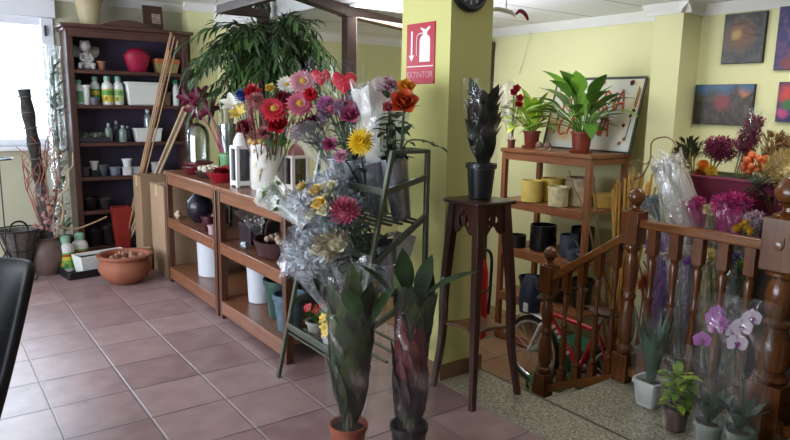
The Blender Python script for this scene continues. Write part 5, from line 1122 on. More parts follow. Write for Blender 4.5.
# yellow and cream pots, second board
z = .796; gy = 'cream and yellow pots on the shelf'
YG, CG = mat('#e6cd70', .4, var=.12), mat('#d8cda4', .5, var=.3, scale=18)
pot('glazed_pot', 'yellow glazed pot in front, near the pedestal end of its shelf', 'pot', (4.27, 3.86, z), .09, .097, .185, YG, gy, rim=.004)
pot('glazed_pot', 'bigger yellow pot standing behind the yellow front one', 'pot', (4.47, 3.80, z), .10, .105, .20, mat('#dfc25c', .4, var=.12), gy, rim=.004)
pot('glazed_pot', 'small cream patterned pot in the middle front of its shelf', 'pot', (4.26, 3.56, z), .08, .088, .165, CG, gy, rim=.004)
pot('glazed_pot', 'wide cream patterned pot with a dark rim behind the small one', 'pot', (4.46, 3.50, z), .11, .115, .235, mat('#a89a7c', .5, var=.35, scale=18), gy, rim=.006)
pot('glazed_pot', 'shallow mustard bowl at the right end of the pot shelf', 'pot', (4.55, 3.32, z), .08, .10, .11, mat('#b9974a', .5), gy, rim=.004)
# dark mugs, third board
z = .366; gd = 'dark ceramics on the shelf'
def mug(label, x, y, r, h, m, handle=True):
    t = thing('mug', label, 'mug', (x, y, z), gd)
    MB().lathe([(r*.92, 0), (r, .006), (r, h), (r*.92, h), (r*.88, .02), (0, .02)], (x, y, z), 26).build('mug_body', m, t)
    if handle: MB().tube([(x-.02, y-r*.95-.05*math.sin(PI*i/10), z+h*.2+h*.6*i/10) for i in range(11)], .009, 7).build('handle', m, t)
BG = mat('#15161c', .25, var=.2)
mug('largest black glazed mug, in the middle of its shelf', 4.38, 3.80, .115, .225, BG)
mug('low patterned black bowl beside the largest black mug', 4.28, 4.01, .078, .11, mat('#1a1a1d', .35, var=.6, scale=30), False)
mug('grey blue banded tankard right of the largest black mug', 4.36, 3.50, .075, .19, mat('#4a5260', .3, var=.5, scale=12))
mug('black lidded pot behind the banded tankard', 4.56, 3.52, .10, .23, BG, False)
mug('small blue grey cup at the shelf front by the right post', 4.26, 3.37, .055, .095, mat('#5a6474', .35))
for k, (y, r, h, c, lab) in enumerate([(3.95, .11, .14, '#221d1c', 'low dark bowl on the fourth board, pedestal side'), (3.62, .12, .20, '#1a1a1f', 'dark planter on the fourth board behind the bicycle handlebar'), (3.38, .09, .25, '#2c2622', 'dark brown tall pot on the fourth board near the right post')]): pot('dark_pot', lab, 'pot', (4.42, y, -.059), r*.8, r, h, mat(c, .35), 'dark pots on the low boards')
# red thing and grey box at the shelf's far side
t = thing('fire_extinguisher', 'red fire extinguisher hanging on the pillar side behind the pedestal', 'fire extinguisher', (2.79, 2.96, .14)); x, y, EZ = 2.79, 2.96, .14
ORG[t.name] = (x, y, EZ); t.location = (x, y, EZ)
MB().lathe([(.075, 0), (.085, .01), (.085, .42), (.07, .49), (.03, .53), (.025, .56)], (x, y, EZ+.001), 26).build('cylinder', mat('#a8121c', .3), t)
b = MB(); b.lathe([(.03, .555), (.03, .60), (.015, .61)], (x, y, EZ), 14); b.bar((x, y, EZ+.60), (x-.07, y-.04, EZ+.63), .02, .012); b.bar((x, y, EZ+.575), (x-.07, y-.04, EZ+.575), .02, .012); b.build('valve', BLK, t)
MB().tube(curve([(x, y, EZ+.58), (x+.07, y-.06, EZ+.55), (x+.09, y-.05, EZ+.35), (x+.07, y-.06, EZ+.15)], 5), .010, 7).build('hose', BLK, t)
MB().box(2.691, 2.70, 2.92, 3.0, .3, .62).build('wall_bracket', BLK, t); MB().ring((2.79, 2.96, .46), .088, .006, n=(0, 0, 1), seg=24).build('strap', BLK, t)
tag(MB().box(3.75, 4.1, 4.25, 4.55, LOWF, .38).build('grey_cabinet', mat('#6f6f74', .5, var=.05), None, (3.9, 4.4, LOWF), bevel=.008), 'plain grey cabinet standing at the far end of the shelf', 'cabinet')

# ------------------------------------------------------------------ balustrade
BW = wood('#65391a', 'z', .22, .35, .2); BWY = wood('#75451f', 'y', .22, .35, .2)
t = thing('stair_balustrade', 'turned dark wooden stair balustrade with sloping and level handrails', 'balustrade', (3.3, 1.9, 0)); BX = 3.30
def newel(x, y, z0, h, w, fin, name='newel_post', blk=.17, upper=.19):
    b = MB(); zt = z0+h; b.obox((x, y, z0+blk/2), (w, w, blk)); b.obox((x, y, zt-fin-upper/2), (w, w, upper))
    a, c = z0+blk, zt-fin-upper; s = w*.5; prof = [(.75, 0), (.95, .03), (.95, .06), (.6, .09), (.85, .13), (.98, .22), (.9, .34), (.62, .46), (.55, .49), (.78, .51), (.78, .54), (.55, .57), (.72, .66), (.84, .78), (.7, .88), (.55, .92), (.9, .95), (.9, .98), (.75, 1)]
    b.lathe([(r*s, a+(c-a)*q) for r, q in prof], (x, y, 0), 22)
    n = b.build(name, BW, t, bevel=.003)
    f = MB(); g = w*.5; f.lathe([(g*.85, 0), (g*.9, fin*.06), (g*.45, fin*.15), (g*.42, fin*.24), (g*.7, fin*.30), (g*.5, fin*.36)] + [(g*.95*math.sin(PI*(.16+.84*k/10)), fin*(.36+.64*(1-math.cos(PI*k/10))/2)) for k in range(11)], (x, y, zt-fin), 24); f.build('finial', BW, n)
    return n
N1 = newel(BX, 2.79, -.339, 1.045, .095, .125); N2 = newel(BX, 2.19, .001, 1.16, .10, .135); N3 = newel(BX-.02, 1.36, .001, 1.31, .165, .20, blk=.30, upper=.25)
b = MB(); b.obox((BX-.105, 1.36, 1.0), (.008, .045, .045)); b.lathe([(.024, 0), (.018, .012), (0, .014)], (BX-.102, 1.36, .985), 14, n=(-1, 0, 0)); b.build('rosette', BW, N3)
MB().bar((BX, 2.15, .925), (BX, 2.75, .51), .06, .05).build('handrail', BWY, t, bevel=.008); MB().bar((BX, 2.145, .96), (BX, 1.44, .96), .065, .05).build('handrail', BWY, t, bevel=.010)
MB().bar((BX, 2.15, .04), (BX, 2.75, -.265), .05, .055).build('bottom_rail', BWY, t, bevel=.006); MB().bar((BX, 2.145, .07), (BX, 1.43, .07), .05, .05).build('bottom_rail', BWY, t, bevel=.006)
def baluster(y, z0, z1, r=.024):
    b = MB(); h = z1-z0; b.obox((BX, y, z0+h*.06), (r*1.9, r*1.9, h*.14)); b.obox((BX, y, z1-h*.08), (r*1.9, r*1.9, h*.18))
    b.lathe([(r*q, z0+h*p) for p, q in ((.12, .7), (.15, 1), (.17, .6), (.2, .85), (.3, 1.05), (.42, .75), (.5, .55), (.53, .9), (.55, .55), (.66, .62), (.78, .9), (.8, .6), (.83, .95))], (BX, y, 0), 14); b.build('baluster', BW, t)
for k in range(4): y = 2.29 + .118*k; q = (y-2.15)/.6; baluster(y, .055 - .305*q, .91 - .415*q)
for k in range(5): baluster(2.06-.135*k, .09, .94, .027)
for y in (1.19, 1.06): baluster(y, .09, .94, .032)
MB().bar((BX, 1.28, .96), (BX, .5, .96), .065, .05).build('handrail', BWY, t, bevel=.01); MB().bar((BX, 1.28, .07), (BX, .5, .07), .05, .05).build('bottom_rail', BWY, t, bevel=.006)

# ------------------------------------------------------------------ bicycle on the lower floor
t = thing('bicycle', 'red and white bicycle parked behind the balustrade', 'bicycle', (3.72, 2.9, LOWF)); BXc = 3.72; WR = .265; wz = LOWF+WR; yf, yr = 3.27, 2.50
TY, RIM = mat('#17171a', .6), mat('#c9ccd2', .25, metal=.5); RF = mat('#b3141f', .3); WF = mat('#d9d9dc', .35)
for y in (yf, yr):
    c = (BXc, y, wz); w = MB().ring(c, WR-.018, .018, n=(1, 0, 0), seg=44, tseg=8).build('tyre', TY, t); MB().ring(c, WR-.043, .012, n=(1, 0, 0), seg=44).build('rim', RIM, w)
    b = MB()
    for k in range(20): a = 2*PI*k/20; b.tube([(BXc+.02*(-1)**k, y, wz), (BXc, y+(WR-.05)*math.cos(a), wz+(WR-.05)*math.sin(a))], .0018, 4)
    b.build('spokes', RIM, w); MB().lathe([(.022, -.04), (.022, .04)], c, 12, n=(1, 0, 0)).build('hub', RIM, w)
hd, bb_, se = V((BXc, yf-.13, LOWF+.60)), V((BXc, yr+.32, LOWF+.25)), V((BXc, yr+.20, LOWF+.58)); rr_ = V((BXc, yr, wz))
b = MB(); b.tube([hd, bb_], .022, 10); b.tube([hd+V((0, -.01, -.0)), se], .018, 10); b.tube([bb_, se+V((0, -.02, .06))], .018, 10); b.tube([hd+V((0, .03, -.10)), hd+V((0, -.02, .08))], .022, 10)
for s_ in (-1, 1): b.tube([bb_, rr_+V((s_*.045, 0, 0))], .010, 7); b.tube([se, rr_+V((s_*.045, 0, 0))], .009, 7)
b.build('frame', RF, t)
for k in range(6): p = lerp(hd, bb_, .25+.09*k); MB().obox(p+V((-.022, 0, 0)), (.004, .022, .03), M=Matrix.Rotation(.9, 3, 'X')).build('frame_marking', WF, t)
b = MB()
for s_ in (-1, 1): b.tube([hd+V((s_*.04, .03, -.10)), V((BXc+s_*.045, yf, wz))], .012, 8)
b.tube([hd+V((-.04, .03, -.1)), hd+V((.04, .03, -.1))], .014, 8); b.build('fork', WF, t)
b = MB(); b.tube(curve([hd+V((-.24, -.10, .17)), hd+V((-.10, -.03, .16)), hd+V((0, -.02, .12)), hd+V((.10, -.03, .16)), hd+V((.24, -.10, .17))], 5), .011, 8); h_ = b.build('handlebar', TY, t)
for s_ in (-1, 1): MB().tube([hd+V((s_*.24, -.10, .17)), hd+V((s_*.22, -.19, .17))], .018, 8).build('grip', TY, h_)
b = MB(); b.tube([se, se+V((0, -.05, .13))], .013, 8); b.build('seat_post', RIM, t); b = MB(); b.ell(se+V((0, -.05, .15)), (.07, .12, .03), 14, 8); b.leaf(se+V((0, .02, .155)), (0, 1, 0), .12, .06, droop=.1); b.build('saddle', mat('#4a3326', .5), t)
b = MB(); b.lathe([(.07, -.008), (.075, 0), (.07, .008)], bb_, 20, n=(1, 0, 0)); b.build('chainring', RIM, t)
for s_ in (-1, 1): q = bb_+V((s_*.06, .10*s_, -.06*s_)); MB().tube([bb_+V((s_*.05, 0, 0)), q], .009, 6).build('crank', RIM, t); MB().obox(q+V((s_*.04, 0, 0)), (.07, .06, .018)).build('pedal', TY, t)
b = MB(); rows = []
for k in range(13): a = math.radians(10+110*k/12); rows.append([(BXc+dx, yf+(WR+.022)*math.cos(a), wz+(WR+.022)*math.sin(a)) for dx in (-.03, 0, .03)])
b.grid(rows); b.build('mudguard', WF, t, solid=.004)
t2 = thing('carrier_bag', 'navy blue bag hanging on the bicycle handlebar', 'bag', (3.72, 3.30, .05)); b = MB(); p = V((3.74, 3.34, .02))
b.lathe([(.02, 0), (.085, .01), (.10, .10), (.095, .2), (.07, .27), (.05, .30)], p, 18, sx=.7, sy=1.0, wob=lambda a, z: 1+.06*math.sin(a*3+z*20)); b.build('bag_body', mat('#1c2740', .5, var=.25), t2); b = MB(); b.tube([p+V((0, -.03, .28)), V((3.70, 3.24, .25)), V((3.68, 3.13, .265))], .006, 6); b.build('strap', mat('#1c2740', .5), t2)
MB().box(3.672, 3.68, 3.30, 3.345, .05, .12).build('label_patch', WF, t2)
t = thing('netted_plant', 'clump of green netting and grass on the lower floor under the stairs', 'plant', (3.52, 2.62, LOWF)); b = MB()
for k in range(160): b.leaf((3.53+R.uniform(-.10, .10), 2.74+R.uniform(-.3, .35), LOWF), (R.gauss(0, .4), R.gauss(0, .4), 1), R.uniform(.12, .36), .018, droop=.4, n=3)
b.build('blades', mat('#3a5f34', .6, var=.4), t)
tag(MB().box(3.86, 4.12, 2.90, 3.19, LOWF, LOWF+.34).build('green_crate', mat('#1e5a45', .5, var=.2), None, (3.98, 3.04, LOWF), bevel=.012), 'dark green plastic crate on the floor behind the bicycle', 'crate')

# ------------------------------------------------------------------ bamboo sticks and twigs behind the tall post
t0 = (4.05, 2.75, LOWF); tag(MB().lathe([(.08, 0), (.10, .01), (.11, .38), (.10, .38), (.09, .03), (0, .03)], t0, 22).build('stick_vase', mat('#4a3428', .5), None, t0), 'brown floor vase holding the golden sticks behind the balustrade', 'vase')
GS = mat('#c99a46', .5, var=.3); gs = 'golden sticks fanning out behind the post'
for k in range(18):
    u = 616 + 2.5*k; b0 = V((4.05+R.uniform(-.05, .05), 2.75+R.uniform(-.05, .05), LOWF+.035)); top = ax(u-2+R.uniform(-2, 2), 166+R.uniform(-6, 14)+abs(k-10)*2.0, 3.98+R.uniform(-.06, .08))
    o = MB().tube([b0, lerp(b0, top, .5)+V((R.uniform(-.01, .01), R.uniform(-.01, .01), 0)), top], R.uniform(.006, .009), 6).build('golden_stick', GS, None, tuple(b0)); tag(o, 'straight golden bamboo stick in the fan behind the tall balustrade post', 'stick', gs)
CT = mat('#7a5a34', .6, var=.3)
for lab, x, pts in [('thin brown branch rising before the shelf with the cream pots', 4.0, [(596, 268), (590, 230), (580, 200), (573, 185), (569, 170)]), ('long brown branch crossing the right shelf post', 3.95, [(606, 290), (599, 240), (596, 200), (592, 165), (590, 150)]), ('curly willow branch looping above the tall post', 3.98, [(618, 250), (630, 200), (634, 180), (642, 176), (650, 160), (652, 142), (664, 137), (672, 140), (676, 146)]), ('curly twig with a hooked top beside the sign board', 4.0, [(625, 260), (628, 220), (632, 190), (628, 170), (636, 160), (646, 164), (652, 156)])]:
    q = curve([ax(u, v, x) for u, v in pts], 6); b0 = V((4.05, 2.77, LOWF+.05)); q = curve([b0, lerp(b0, q[0], .6)], 3)[:-1] + q
    o = thing('twig', lab, 'twig', b0); MB().tube(q, [.009-.006*i/len(q) for i in range(len(q))], 6).build('stem', CT, o)
t = thing('dried_branches', 'tangle of orange brown dried branches behind the bicycle', 'branches', (4.02, 2.62, LOWF))
for k in range(12): a = R.uniform(0, 6.28); MB().tube(curve([(4.02, 2.62, LOWF+.01), (4.02+.08*math.cos(a), 2.6+.08*math.sin(a), 0), (4.02+.16*math.cos(a), 2.6+.22*math.sin(a), .35), (4.0+.2*math.cos(a+.4), 2.58+.3*math.sin(a+.4), .55+R.uniform(-.1, .15))], 4), .006, 5).build('branch', mat('#8a4a24', .7, var=.4), t)
# ------------------------------------------------------------------ flower display behind the balustrade
DS = wood('#3a2a1c', 'y', .5)
t = thing('display_steps', 'stepped dark wooden stand carrying wrapped flowers behind the balustrade', 'stand', (3.8, 1.6, LOWF))
for x0, x1, z in ((3.44, 3.66, .16), (3.66, 3.94, .86), (3.94, 4.40, .97)):
    s = MB().box(x0, x1, .7, 2.24, z-.03, z).build('step', DS, t, bevel=.004); MB().box(x0+.01, x0+.025, .72, 2.22, LOWF, z-.03).build('riser', DS, s)
for y in (.7, 2.21):
    for x in (3.70, 4.34): MB().box(x, x+.03, y, y+.03, LOWF, .83).build('leg', DS, t)
MG, PUR, OCH = mat('#b32a72', .55, var=.3), mat('#7a3f9a', .5, var=.3), mat('#c08a3a', .6, var=.3)
t = thing('burgundy_planter', 'long burgundy planter overflowing with dried flower bunches', 'planter', (4.1, 2.0, .971))
b = MB(); b.hexa([(4.0, 1.62, .971), (4.26, 1.62, .971), (4.26, 2.30, .971), (4.0, 2.30, .971)], [(3.95, 1.57, 1.19), (4.31, 1.57, 1.19), (4.31, 2.36, 1.19), (3.95, 2.36, 1.19)]); b.build('trough', mat('#6d1436', .5, var=.15), t, bevel=.008)
b = MB(); b.box(3.94, 4.32, 1.56, 2.37, 1.18, 1.20); b.build('rim', mat('#6d1436', .5, var=.15), t, bevel=.006)
b = MB(); b.box(3.97, 4.29, 1.59, 2.34, 1.19, 1.203); b.build('moss', mat('#3a3a22', .9, var=.4, scale=40), t)
gp = 'dried bunches in the burgundy planter'
def plume(label, base, top, w, m, n, lf, kind='blob', wrap=None):
    base, top = V(base), V(top); t = thing('dried_bunch', label, 'dried flowers', base, gp); X, Y, Z = basis(top-base); L = (top-base).length
    b = MB()
    for k in range(6): a = k*1.05; b.tube([base+(X*math.cos(a)+Y*math.sin(a))*.01, lerp(base, top, .7)+(X*math.cos(a)+Y*math.sin(a))*w*.5], .0035, 5)
    b.build('stems', mat('#7a6a3a', .7, var=.3), t); b = MB()
    for k in range(n):
        q = R.uniform(.4, 1.0); a = R.uniform(0, 6.28); p = lerp(base, top, q) + (X*math.cos(a)+Y*math.sin(a))*w*R.uniform(.2, 1)*(1.1-abs(q-.7))
        if kind == 'blob' and lf > .04: b.ell(p, R.uniform(.35, .7)*lf, 7, 5)
        elif kind == 'blob': b.tuft(p, lf*R.uniform(.8, 1.3), 9)
        else: b.leaf(p, (X*math.cos(a)+Y*math.sin(a))*.7+Z, lf*2.2, lf*.6, up=Z, droop=.2, n=3)
    b.build('heads', m, t)
    if wrap: b = MB(); cone(b, lerp(base, top, .05), top-base, L*1.08, .02, w*1.35, .08, zig=.03); b.build('wrapper', wrap, t)
MAG = mat('#7a2048', .6, var=.4, scale=25)
plume('magenta dried bunch behind the orange and yellow blooms', ax(712, 172, 4.1), ax(722, 140, 4.12), .10, MAG, 240, .034)
plume('tall magenta spike in film, highest over the burgundy planter', ax(735, 178, 4.08), ax(756, 118, 4.12), .06, MAG, 240, .032, wrap=FILM)
plume('small dark green leafy bunch left of the orange blooms', ax(692, 172, 4.1), ax(689, 143, 4.15), .07, mat('#3a4426', .6, var=.4), 130, .028, 'leaf')
plume('brown and rust dried bunch in the far corner', ax(690, 168, 4.2), ax(678, 148, 4.22), .06, mat('#6a4a24', .7, var=.4), 120, .030)
plume('orange physalis bunch in the middle of the planter', ax(755, 180, 4.02), ax(757, 156, 4.0), .085, mat('#bf5520', .5, var=.3), 22, .041)
plume('straw grass plumes fanned behind the orange physalis', ax(765, 178, 4.15), ax(778, 135, 4.2), .09, mat('#9a8250', .8, var=.3), 170, .024, 'leaf')
plume('rust and sage dried bunch near the blue painting corner', ax(778, 172, 4.15), ax(790, 138, 4.18), .08, mat('#8a5a3a', .7, var=.4), 140, .030)
plume('sheaf of cream wheat in film laid over the planter end', ax(752, 190, 3.97), ax(790, 160, 3.88), .07, mat('#cdb478', .6, var=.25), 260, .024, 'leaf', FILM)
plume('thin red brown stems between magenta spike and physalis', ax(742, 180, 4.05), ax(748, 150, 4.05), .03, mat('#8a3a2a', .6, var=.3), 30, .016, 'leaf')
plume('mass of dark green leaves at the planter end beside the big newel ball', ax(772, 212, 4.0), ax(768, 182, 3.93), .09, mat('#1f3a26', .5, var=.4), 120, .034, 'leaf')
for k, (u, v, lab, m) in enumerate([(703, 166, 'orange marigold at the left front of the planter', mat('#cf7a18', .5, var=.2)), (711, 172, 'yellow marigold beside the orange one in the planter', mat('#c9a02a', .5, var=.2)), (700, 174, 'amber marigold touching the planter rim', mat('#b86a1c', .5, var=.2))]): stemflower('marigold', lab, 'flower', ax(706, 182, 4.05), ax(u, v, 3.99), .045, 'mum', m, 'marigolds in the planter', leaves=0)
def wrap(label, u0, v0, u1, v1, x, r0, r1, heads, wm, fol=None, nf=20, inner=.82, grp='wrapped flowers behind the balustrade', zfloor=None, tissue=None):
    base, top = ax(u0, v0, x), ax(u1, v1, x)
    if zfloor is not None: base.z = zfloor
    o = bouquet('wrapped_bouquet', label, base, top-base, (top-base).length, r0, r1, heads, wm, fol, nf, grp, inner=inner)
    if tissue: b = MB(); cone(b, base, top-base, (top-base).length*.9, r0*.9, r1*.85, .25, zig=.10); b.build('tissue_paper', tissue, o)
FG = film('#e8e6ea', .10, .65, 10, .15, .35); FP = film('#b070c0', .35, .8, 8, .2, .7); FM = film('#c03a86', .3, .75, 8, .2, .7)
wrap('large silvery film wrap, tallest above the rail beside the twigs', 687, 240, 666, 156, 3.78, .12, .085, [('blob', mat('#b3aa9c', .6, var=.3), 'dried_heads', .05, 7)], film('#e4e0da', .55, .95, 10, .2, .65), None, zfloor=.862, tissue=film('#cbc3b8', 1.2, .98, 12, .3, .8))
wrap('small grey blue wrapped bunch right next to the tall post', 662, 235, 648, 200, 3.78, .03, .085, [('blob', mat('#8a949c', .6, var=.3), 'dried_heads', .035, 7)], FG, None, zfloor=.862, tissue=film('#98a2aa', .55, .95, 12, .3, .85))
wrap('magenta wrapped bunch just above the rail, near the silvery wrap', 698, 240, 694, 199, 3.76, .04, .06, [('blob', MG, 'magenta_heads', .035, 7)], FM, None, zfloor=.862, tissue=film('#c2317f', 1.0, .98, 12, .3, .85))
wrap('cream dried sheaf between two magenta bunches above the rail', 713, 240, 712, 205, 3.74, .025, .04, [('blob', mat('#cdbb88', .6, var=.2), 'cream_heads', .03, 9)], FG, None, zfloor=.862, tissue=film('#c3b284', .55, .95, 12, .3, .85))
wrap('widest magenta wrapped bunch above the rail, before the planter', 731, 240, 731, 199, 3.76, .07, .10, [('blob', MG, 'magenta_heads', .05, 9)], FM, None, zfloor=.862, tissue=film('#c2317f', 1.0, .98, 12, .3, .85))
wrap('pale pink wrapped bunch close to the big newel post', 752, 240, 754, 213, 3.76, .03, .06, [('blob', mat('#b99aa8', .6, var=.25), 'pale_heads', .03, 6)], FG, None, zfloor=.862, tissue=film('#b398a4', .55, .95, 12, .3, .85))
t = thing('yellow_posy', 'small bright yellow posy low beside the big newel post', 'flower', tuple(V((3.72, 1.80, .862)))); c = ax(745, 226, 3.72); c.z = max(c.z, .93)
for k in range(6): b = MB(); b.mum(c+V((R.uniform(-.02, .02), R.uniform(-.045, .045), R.uniform(-.03, .03))), (-.6, -.5, .6), .03, 30); b.build('bloom', [mat('#d0a018', .5), EYE_Y], t)
b = MB(); b.tube([(c.x, c.y, .862), c], .012, 6); b.build('stem', GRN, t)
# lower tier, seen between the balusters
z = .161; gl = 'wrapped flowers low behind the balusters'
wrap('purple film bouquet seen between the first balusters', 664, 318, 660, 226, 3.54, .04, .085, [('blob', PUR, 'purple_heads', .04, 8), ('frill', mat('#c9a0cf', .55), 'lilac_bloom', .045, 2)], FP, None, grp=gl, zfloor=z, tissue=film('#8a5fa8', .55, .95, 12, .3, .85))
wrap('silver film bouquet with pale buds seen between balusters', 684, 320, 679, 232, 3.54, .04, .085, [('blob', mat('#b3a890', .6, var=.3), 'pale_heads', .04, 8)], film('#e6e6ea', .3, .8, 9, .12, .35), None, grp=gl, zfloor=z, tissue=film('#b9b2a6', .55, .95, 12, .3, .85))
wrap('violet bouquet in white paper between the middle balusters', 698, 320, 694, 242, 3.54, .04, .07, [('frill', PUR, 'violet_bloom', .045, 4)], FG, None, grp=gl, zfloor=z, tissue=film('#a88fb0', .55, .95, 12, .3, .85))
wrap('cream and yellow bouquet in film between the middle balusters', 712, 320, 710, 236, 3.53, .04, .075, [('frill', mat('#c9b258', .55, var=.2), 'cream_bloom', .045, 6)], FG, None, grp=gl, zfloor=z, tissue=film('#c9b06a', .55, .95, 12, .3, .85))
wrap('dark violet and green bouquet nearest the big newel post', 736, 320, 735, 240, 3.53, .05, .10, [('frill', mat('#3a2458', .55, var=.3), 'violet_bloom', .045, 5), ('frill', mat('#7fa03a', .55), 'green_bloom', .04, 2)], FG, DG, grp=gl, zfloor=z, tissue=film('#3f4a34', .55, .95, 12, .3, .85))
wrap('orange dried bouquet leaning low beside the tall post', 655, 340, 652, 270, 3.56, .04, .08, [('blob', mat('#b0481c', .6, var=.3), 'orange_heads', .045, 8)], None, None, grp=gl, zfloor=z, tissue=film('#a8502a', .55, .95, 12, .3, .85))

# ------------------------------------------------------------------ sleeved plants and orchids on the granite landing
SLV = film(lo=.14, hi=.65, scale=7, rough=.1, white=.2)
def sleeve(t, x, y, z, r0, r1, h, m=SLV):
    b = MB(); ph = R.uniform(0, 6); b.lathe([(r0 + (r1-r0)*(i/8)**.8, z + h*i/8 + (.0 if i < 8 else 0)) for i in range(9)], (x, y, 0), 26, caps=False, wob=lambda a, zz: 1+.06*math.sin(a*3+ph+zz*6)+.03*math.sin(a*8+zz*15)); b.build('film_sleeve', m, t)
x, y = 3.13, 1.90
t = thing('sleeved_plant', 'film sleeved plant with long dark leaves in a white square pot', 'plant', (x, y, 0)); pot('pot', '', '', (x, y, .001), .055, .075, .15, mat('#cfd0ce', .5), square=.8, soil=SOIL, parent=t)
b = MB()
for k in range(20): a = k*2.4; b.leaf((x+.02*math.cos(a), y+.02*math.sin(a), .13), (math.cos(a)*.17, math.sin(a)*.17, 1), R.uniform(.26, .46), .036, droop=.08, fold=.25, n=6)
b.build('foliage', mat('#2c4a34', .4, var=.3), t); sleeve(t, x, y, .03, .08, .125, .50, SLV)
x, y = 2.99, 1.66
t = thing('sleeved_plant', 'yellow green bushy plant in a brown pot wrapped in film', 'plant', (x, y, 0)); pot('pot', '', '', (x, y, .001), .048, .062, .12, mat('#4a2420', .5), soil=SOIL, parent=t)
b = MB()
for k in range(90): a = R.uniform(0, 6.28); z = R.uniform(.12, .30); b.mi(k % 2); b.leaf((x+.02*math.cos(a), y+.02*math.sin(a), z), (math.cos(a), math.sin(a), R.uniform(.2, 1.3)), R.uniform(.06, .11), .04, droop=.4)
b.build('foliage', [mat('#9ab53a', .45, var=.25), mat('#6f9430', .45, var=.25)], t); sleeve(t, x, y, .02, .068, .105, .40)
def orchid(label, x, y, pm, heads, om, seed, h):
    t = thing('orchid', label, 'orchid', (x, y, 0)); rr = random.Random(seed)
    pot('pot', '', '', (x, y, .001), .05, .066, .13, pm, soil=mat('#3a3022', .9, var=.4, scale=50), parent=t)
    b = MB()
    for k in range(8): a = k*2.4; b.leaf((x, y, .12), (math.cos(a)*.45, math.sin(a)*.45, 1), .19, .06, droop=.25, fold=.2, n=6)
    b.build('leaves', mat('#24402a', .4, var=.25), t)
    for (u, v, xx, r) in heads:
        p = ax(u, v, xx); b = MB(); b.orchid(p, (-.72, -.6, .15), r); b.build('orchid_bloom', om, t)
    for k in (0, len(heads)//2):
        u, v, xx, r = heads[k]; p = ax(u, v, xx)+V((.02, .02, -.01)); MB().tube(curve([(x, y, .12), (x+.02*(k-1), y, .3), lerp((x, y, .5), p, .7), p], 5), .0045, 6).build('flower_stem', mat('#3a4a2a', .5), t)
    sleeve(t, x, y, .02, .072, .105, h, SLV); return t
x, y = 2.96, 1.475
ORP = [mat('#b06ab0', .5, var=.2), mat('#7a2070', .5)]; ORW = [mat('#d6c6d6', .5, var=.12), mat('#8a2a7a', .5)]
orchid('orchid with purple pink blooms in a clear film sleeve', x, y, mat('#7a8078', .25), [(702, 340, 2.92, .045), (714, 318, 2.96, .045), (720, 322, 2.95, .04), (716, 328, 2.93, .04), (717, 312, 2.98, .035)], ORP, 2, .72)
orchid('orchid with white lilac centred blooms beside the big newel post', 3.0, 1.35, mat('#5a6458', .25), [(737, 343, 2.93, .05), (742, 327, 2.96, .05), (733, 331, 2.99, .04), (752, 318, 3.0, .045)], ORW, 4, .72)

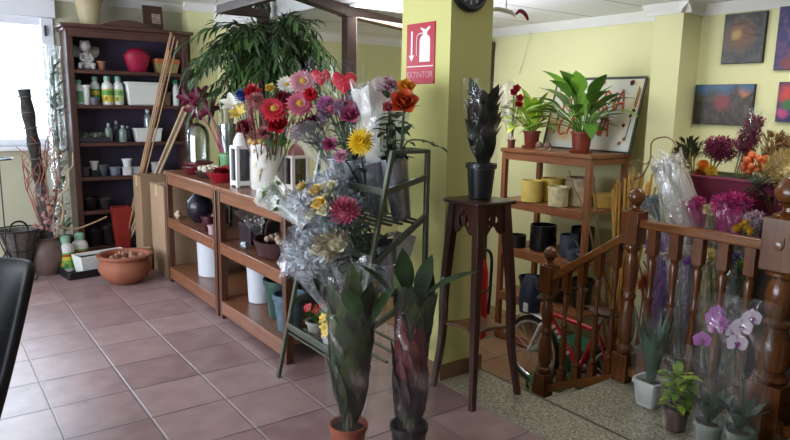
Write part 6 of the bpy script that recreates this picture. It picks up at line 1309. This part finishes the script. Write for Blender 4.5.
# ------------------------------------------------------------------ paintings on the yellow wall
def paint(name, stops, sx, sy, sz, centre, cc, cr, extra=None):
    m, t_ = nodes(name); L = t_.links; g = add(t_, 'ShaderNodeNewGeometry')
    n = add(t_, 'ShaderNodeTexNoise', i_Scale=9., i_Detail=6., i_Distortion=2.5); L.new(g.outputs['Position'], n.inputs['Vector']); c = ramp(t_, n.outputs['Fac'], stops)
    for (pt, col, rad) in [(centre, cc, cr)] + (extra or []):
        vm = add(t_, 'ShaderNodeVectorMath', operation='DISTANCE'); vm.inputs[1].default_value = pt; nd = add(t_, 'ShaderNodeTexNoise', i_Scale=22., i_Detail=3.); L.new(g.outputs['Position'], nd.inputs['Vector']); L.new(g.outputs['Position'], vm.inputs[0])
        ad = add(t_, 'ShaderNodeMath', operation='MULTIPLY_ADD'); L.new(nd.outputs['Fac'], ad.inputs[0]); ad.inputs[1].default_value = -rad*.9; L.new(vm.outputs['Value'], ad.inputs[2])
        k = ramp(t_, ad.outputs[0], [(0, (1, 1, 1, 1)), (max(.001, rad*.62), (0, 0, 0, 1))]); mx = add(t_, 'ShaderNodeMix', data_type='RGBA'); L.new(k, mx.inputs[0]); L.new(c, mx.inputs[6]); mx.inputs[7].default_value = lin(col); c = mx.outputs[2]
    b_ = add(t_, 'ShaderNodeBsdfPrincipled', i_Roughness=.4); L.new(c, b_.inputs['Base Color']); bp = add(t_, 'ShaderNodeBump', i_Strength=.4, i_Distance=.01); L.new(n.outputs['Fac'], bp.inputs['Height']); L.new(bp.outputs['Normal'], b_.inputs['Normal'])
    o_ = add(t_, 'ShaderNodeOutputMaterial'); L.new(b_.outputs[0], o_.inputs['Surface']); return m
def painting(label, y0, y1, z0, z1, m, tilt=0):
    t = thing('painting', label, 'painting', (4.84, (y0+y1)/2, (z0+z1)/2), 'small paintings on the yellow wall')
    MB().box(4.822, 4.849, y0, y1, z0, z1).build('canvas_edge', mat('#23211f', .6), t, bevel=.002); MB().box(4.8195, 4.8225, y0+.003, y1-.003, z0+.003, z1-.003).build('painted_face', m, t); return t
A = [(.3, lin('#19171a')), (.5, lin('#37393d')), (.7, lin('#504b42'))]
painting('dark grey abstract painting with a glowing amber centre, upper row', 2.305, 2.60, 1.935, 2.285, paint('painting_amber', A, 1, 1, 1, (4.82, 2.48, 2.13), '#6a4830', .13, [((4.82, 2.50, 2.14), '#a8864c', .045)]))
B_ = [(.3, lin('#120e0c')), (.5, lin('#2c201a')), (.68, lin('#463d30'))]
painting('dark wide abstract painting with a red bloom, lower row', 2.335, 2.775, 1.495, 1.79, paint('painting_red', B_, 1, 1, 1, (4.82, 2.56, 1.66), '#7a2430', .075, [((4.82, 2.40, 1.735), '#b8703c', .05), ((4.82, 2.70, 1.79), '#2f5a80', .09), ((4.82, 2.55, 1.80), '#2f5a80', .10), ((4.82, 2.38, 1.80), '#2f5a80', .09)]))
C_ = [(.3, lin('#1c1a48')), (.5, lin('#34306a')), (.7, lin('#6a3a5a'))]
painting('violet blue painting fading to rust red, upper row by the frame edge', 1.85, 2.225, 1.88, 2.30, paint('painting_violet', C_, 1, 1, 1, (4.82, 2.05, 1.90), '#7a3a34', .16))
painting('blue painting with round red blooms and green stem, lower row', 1.85, 2.175, 1.53, 1.80, paint('painting_blooms', [(.3, lin('#14143a')), (.6, lin('#2a2a66'))], 1, 1, 1, (4.82, 2.09, 1.72), '#c03a34', .09, [((4.82, 2.13, 1.59), '#b0407a', .045), ((4.82, 2.10, 1.645), '#2f6a34', .05), ((4.82, 2.05, 1.66), '#2f6a34', .05)]))
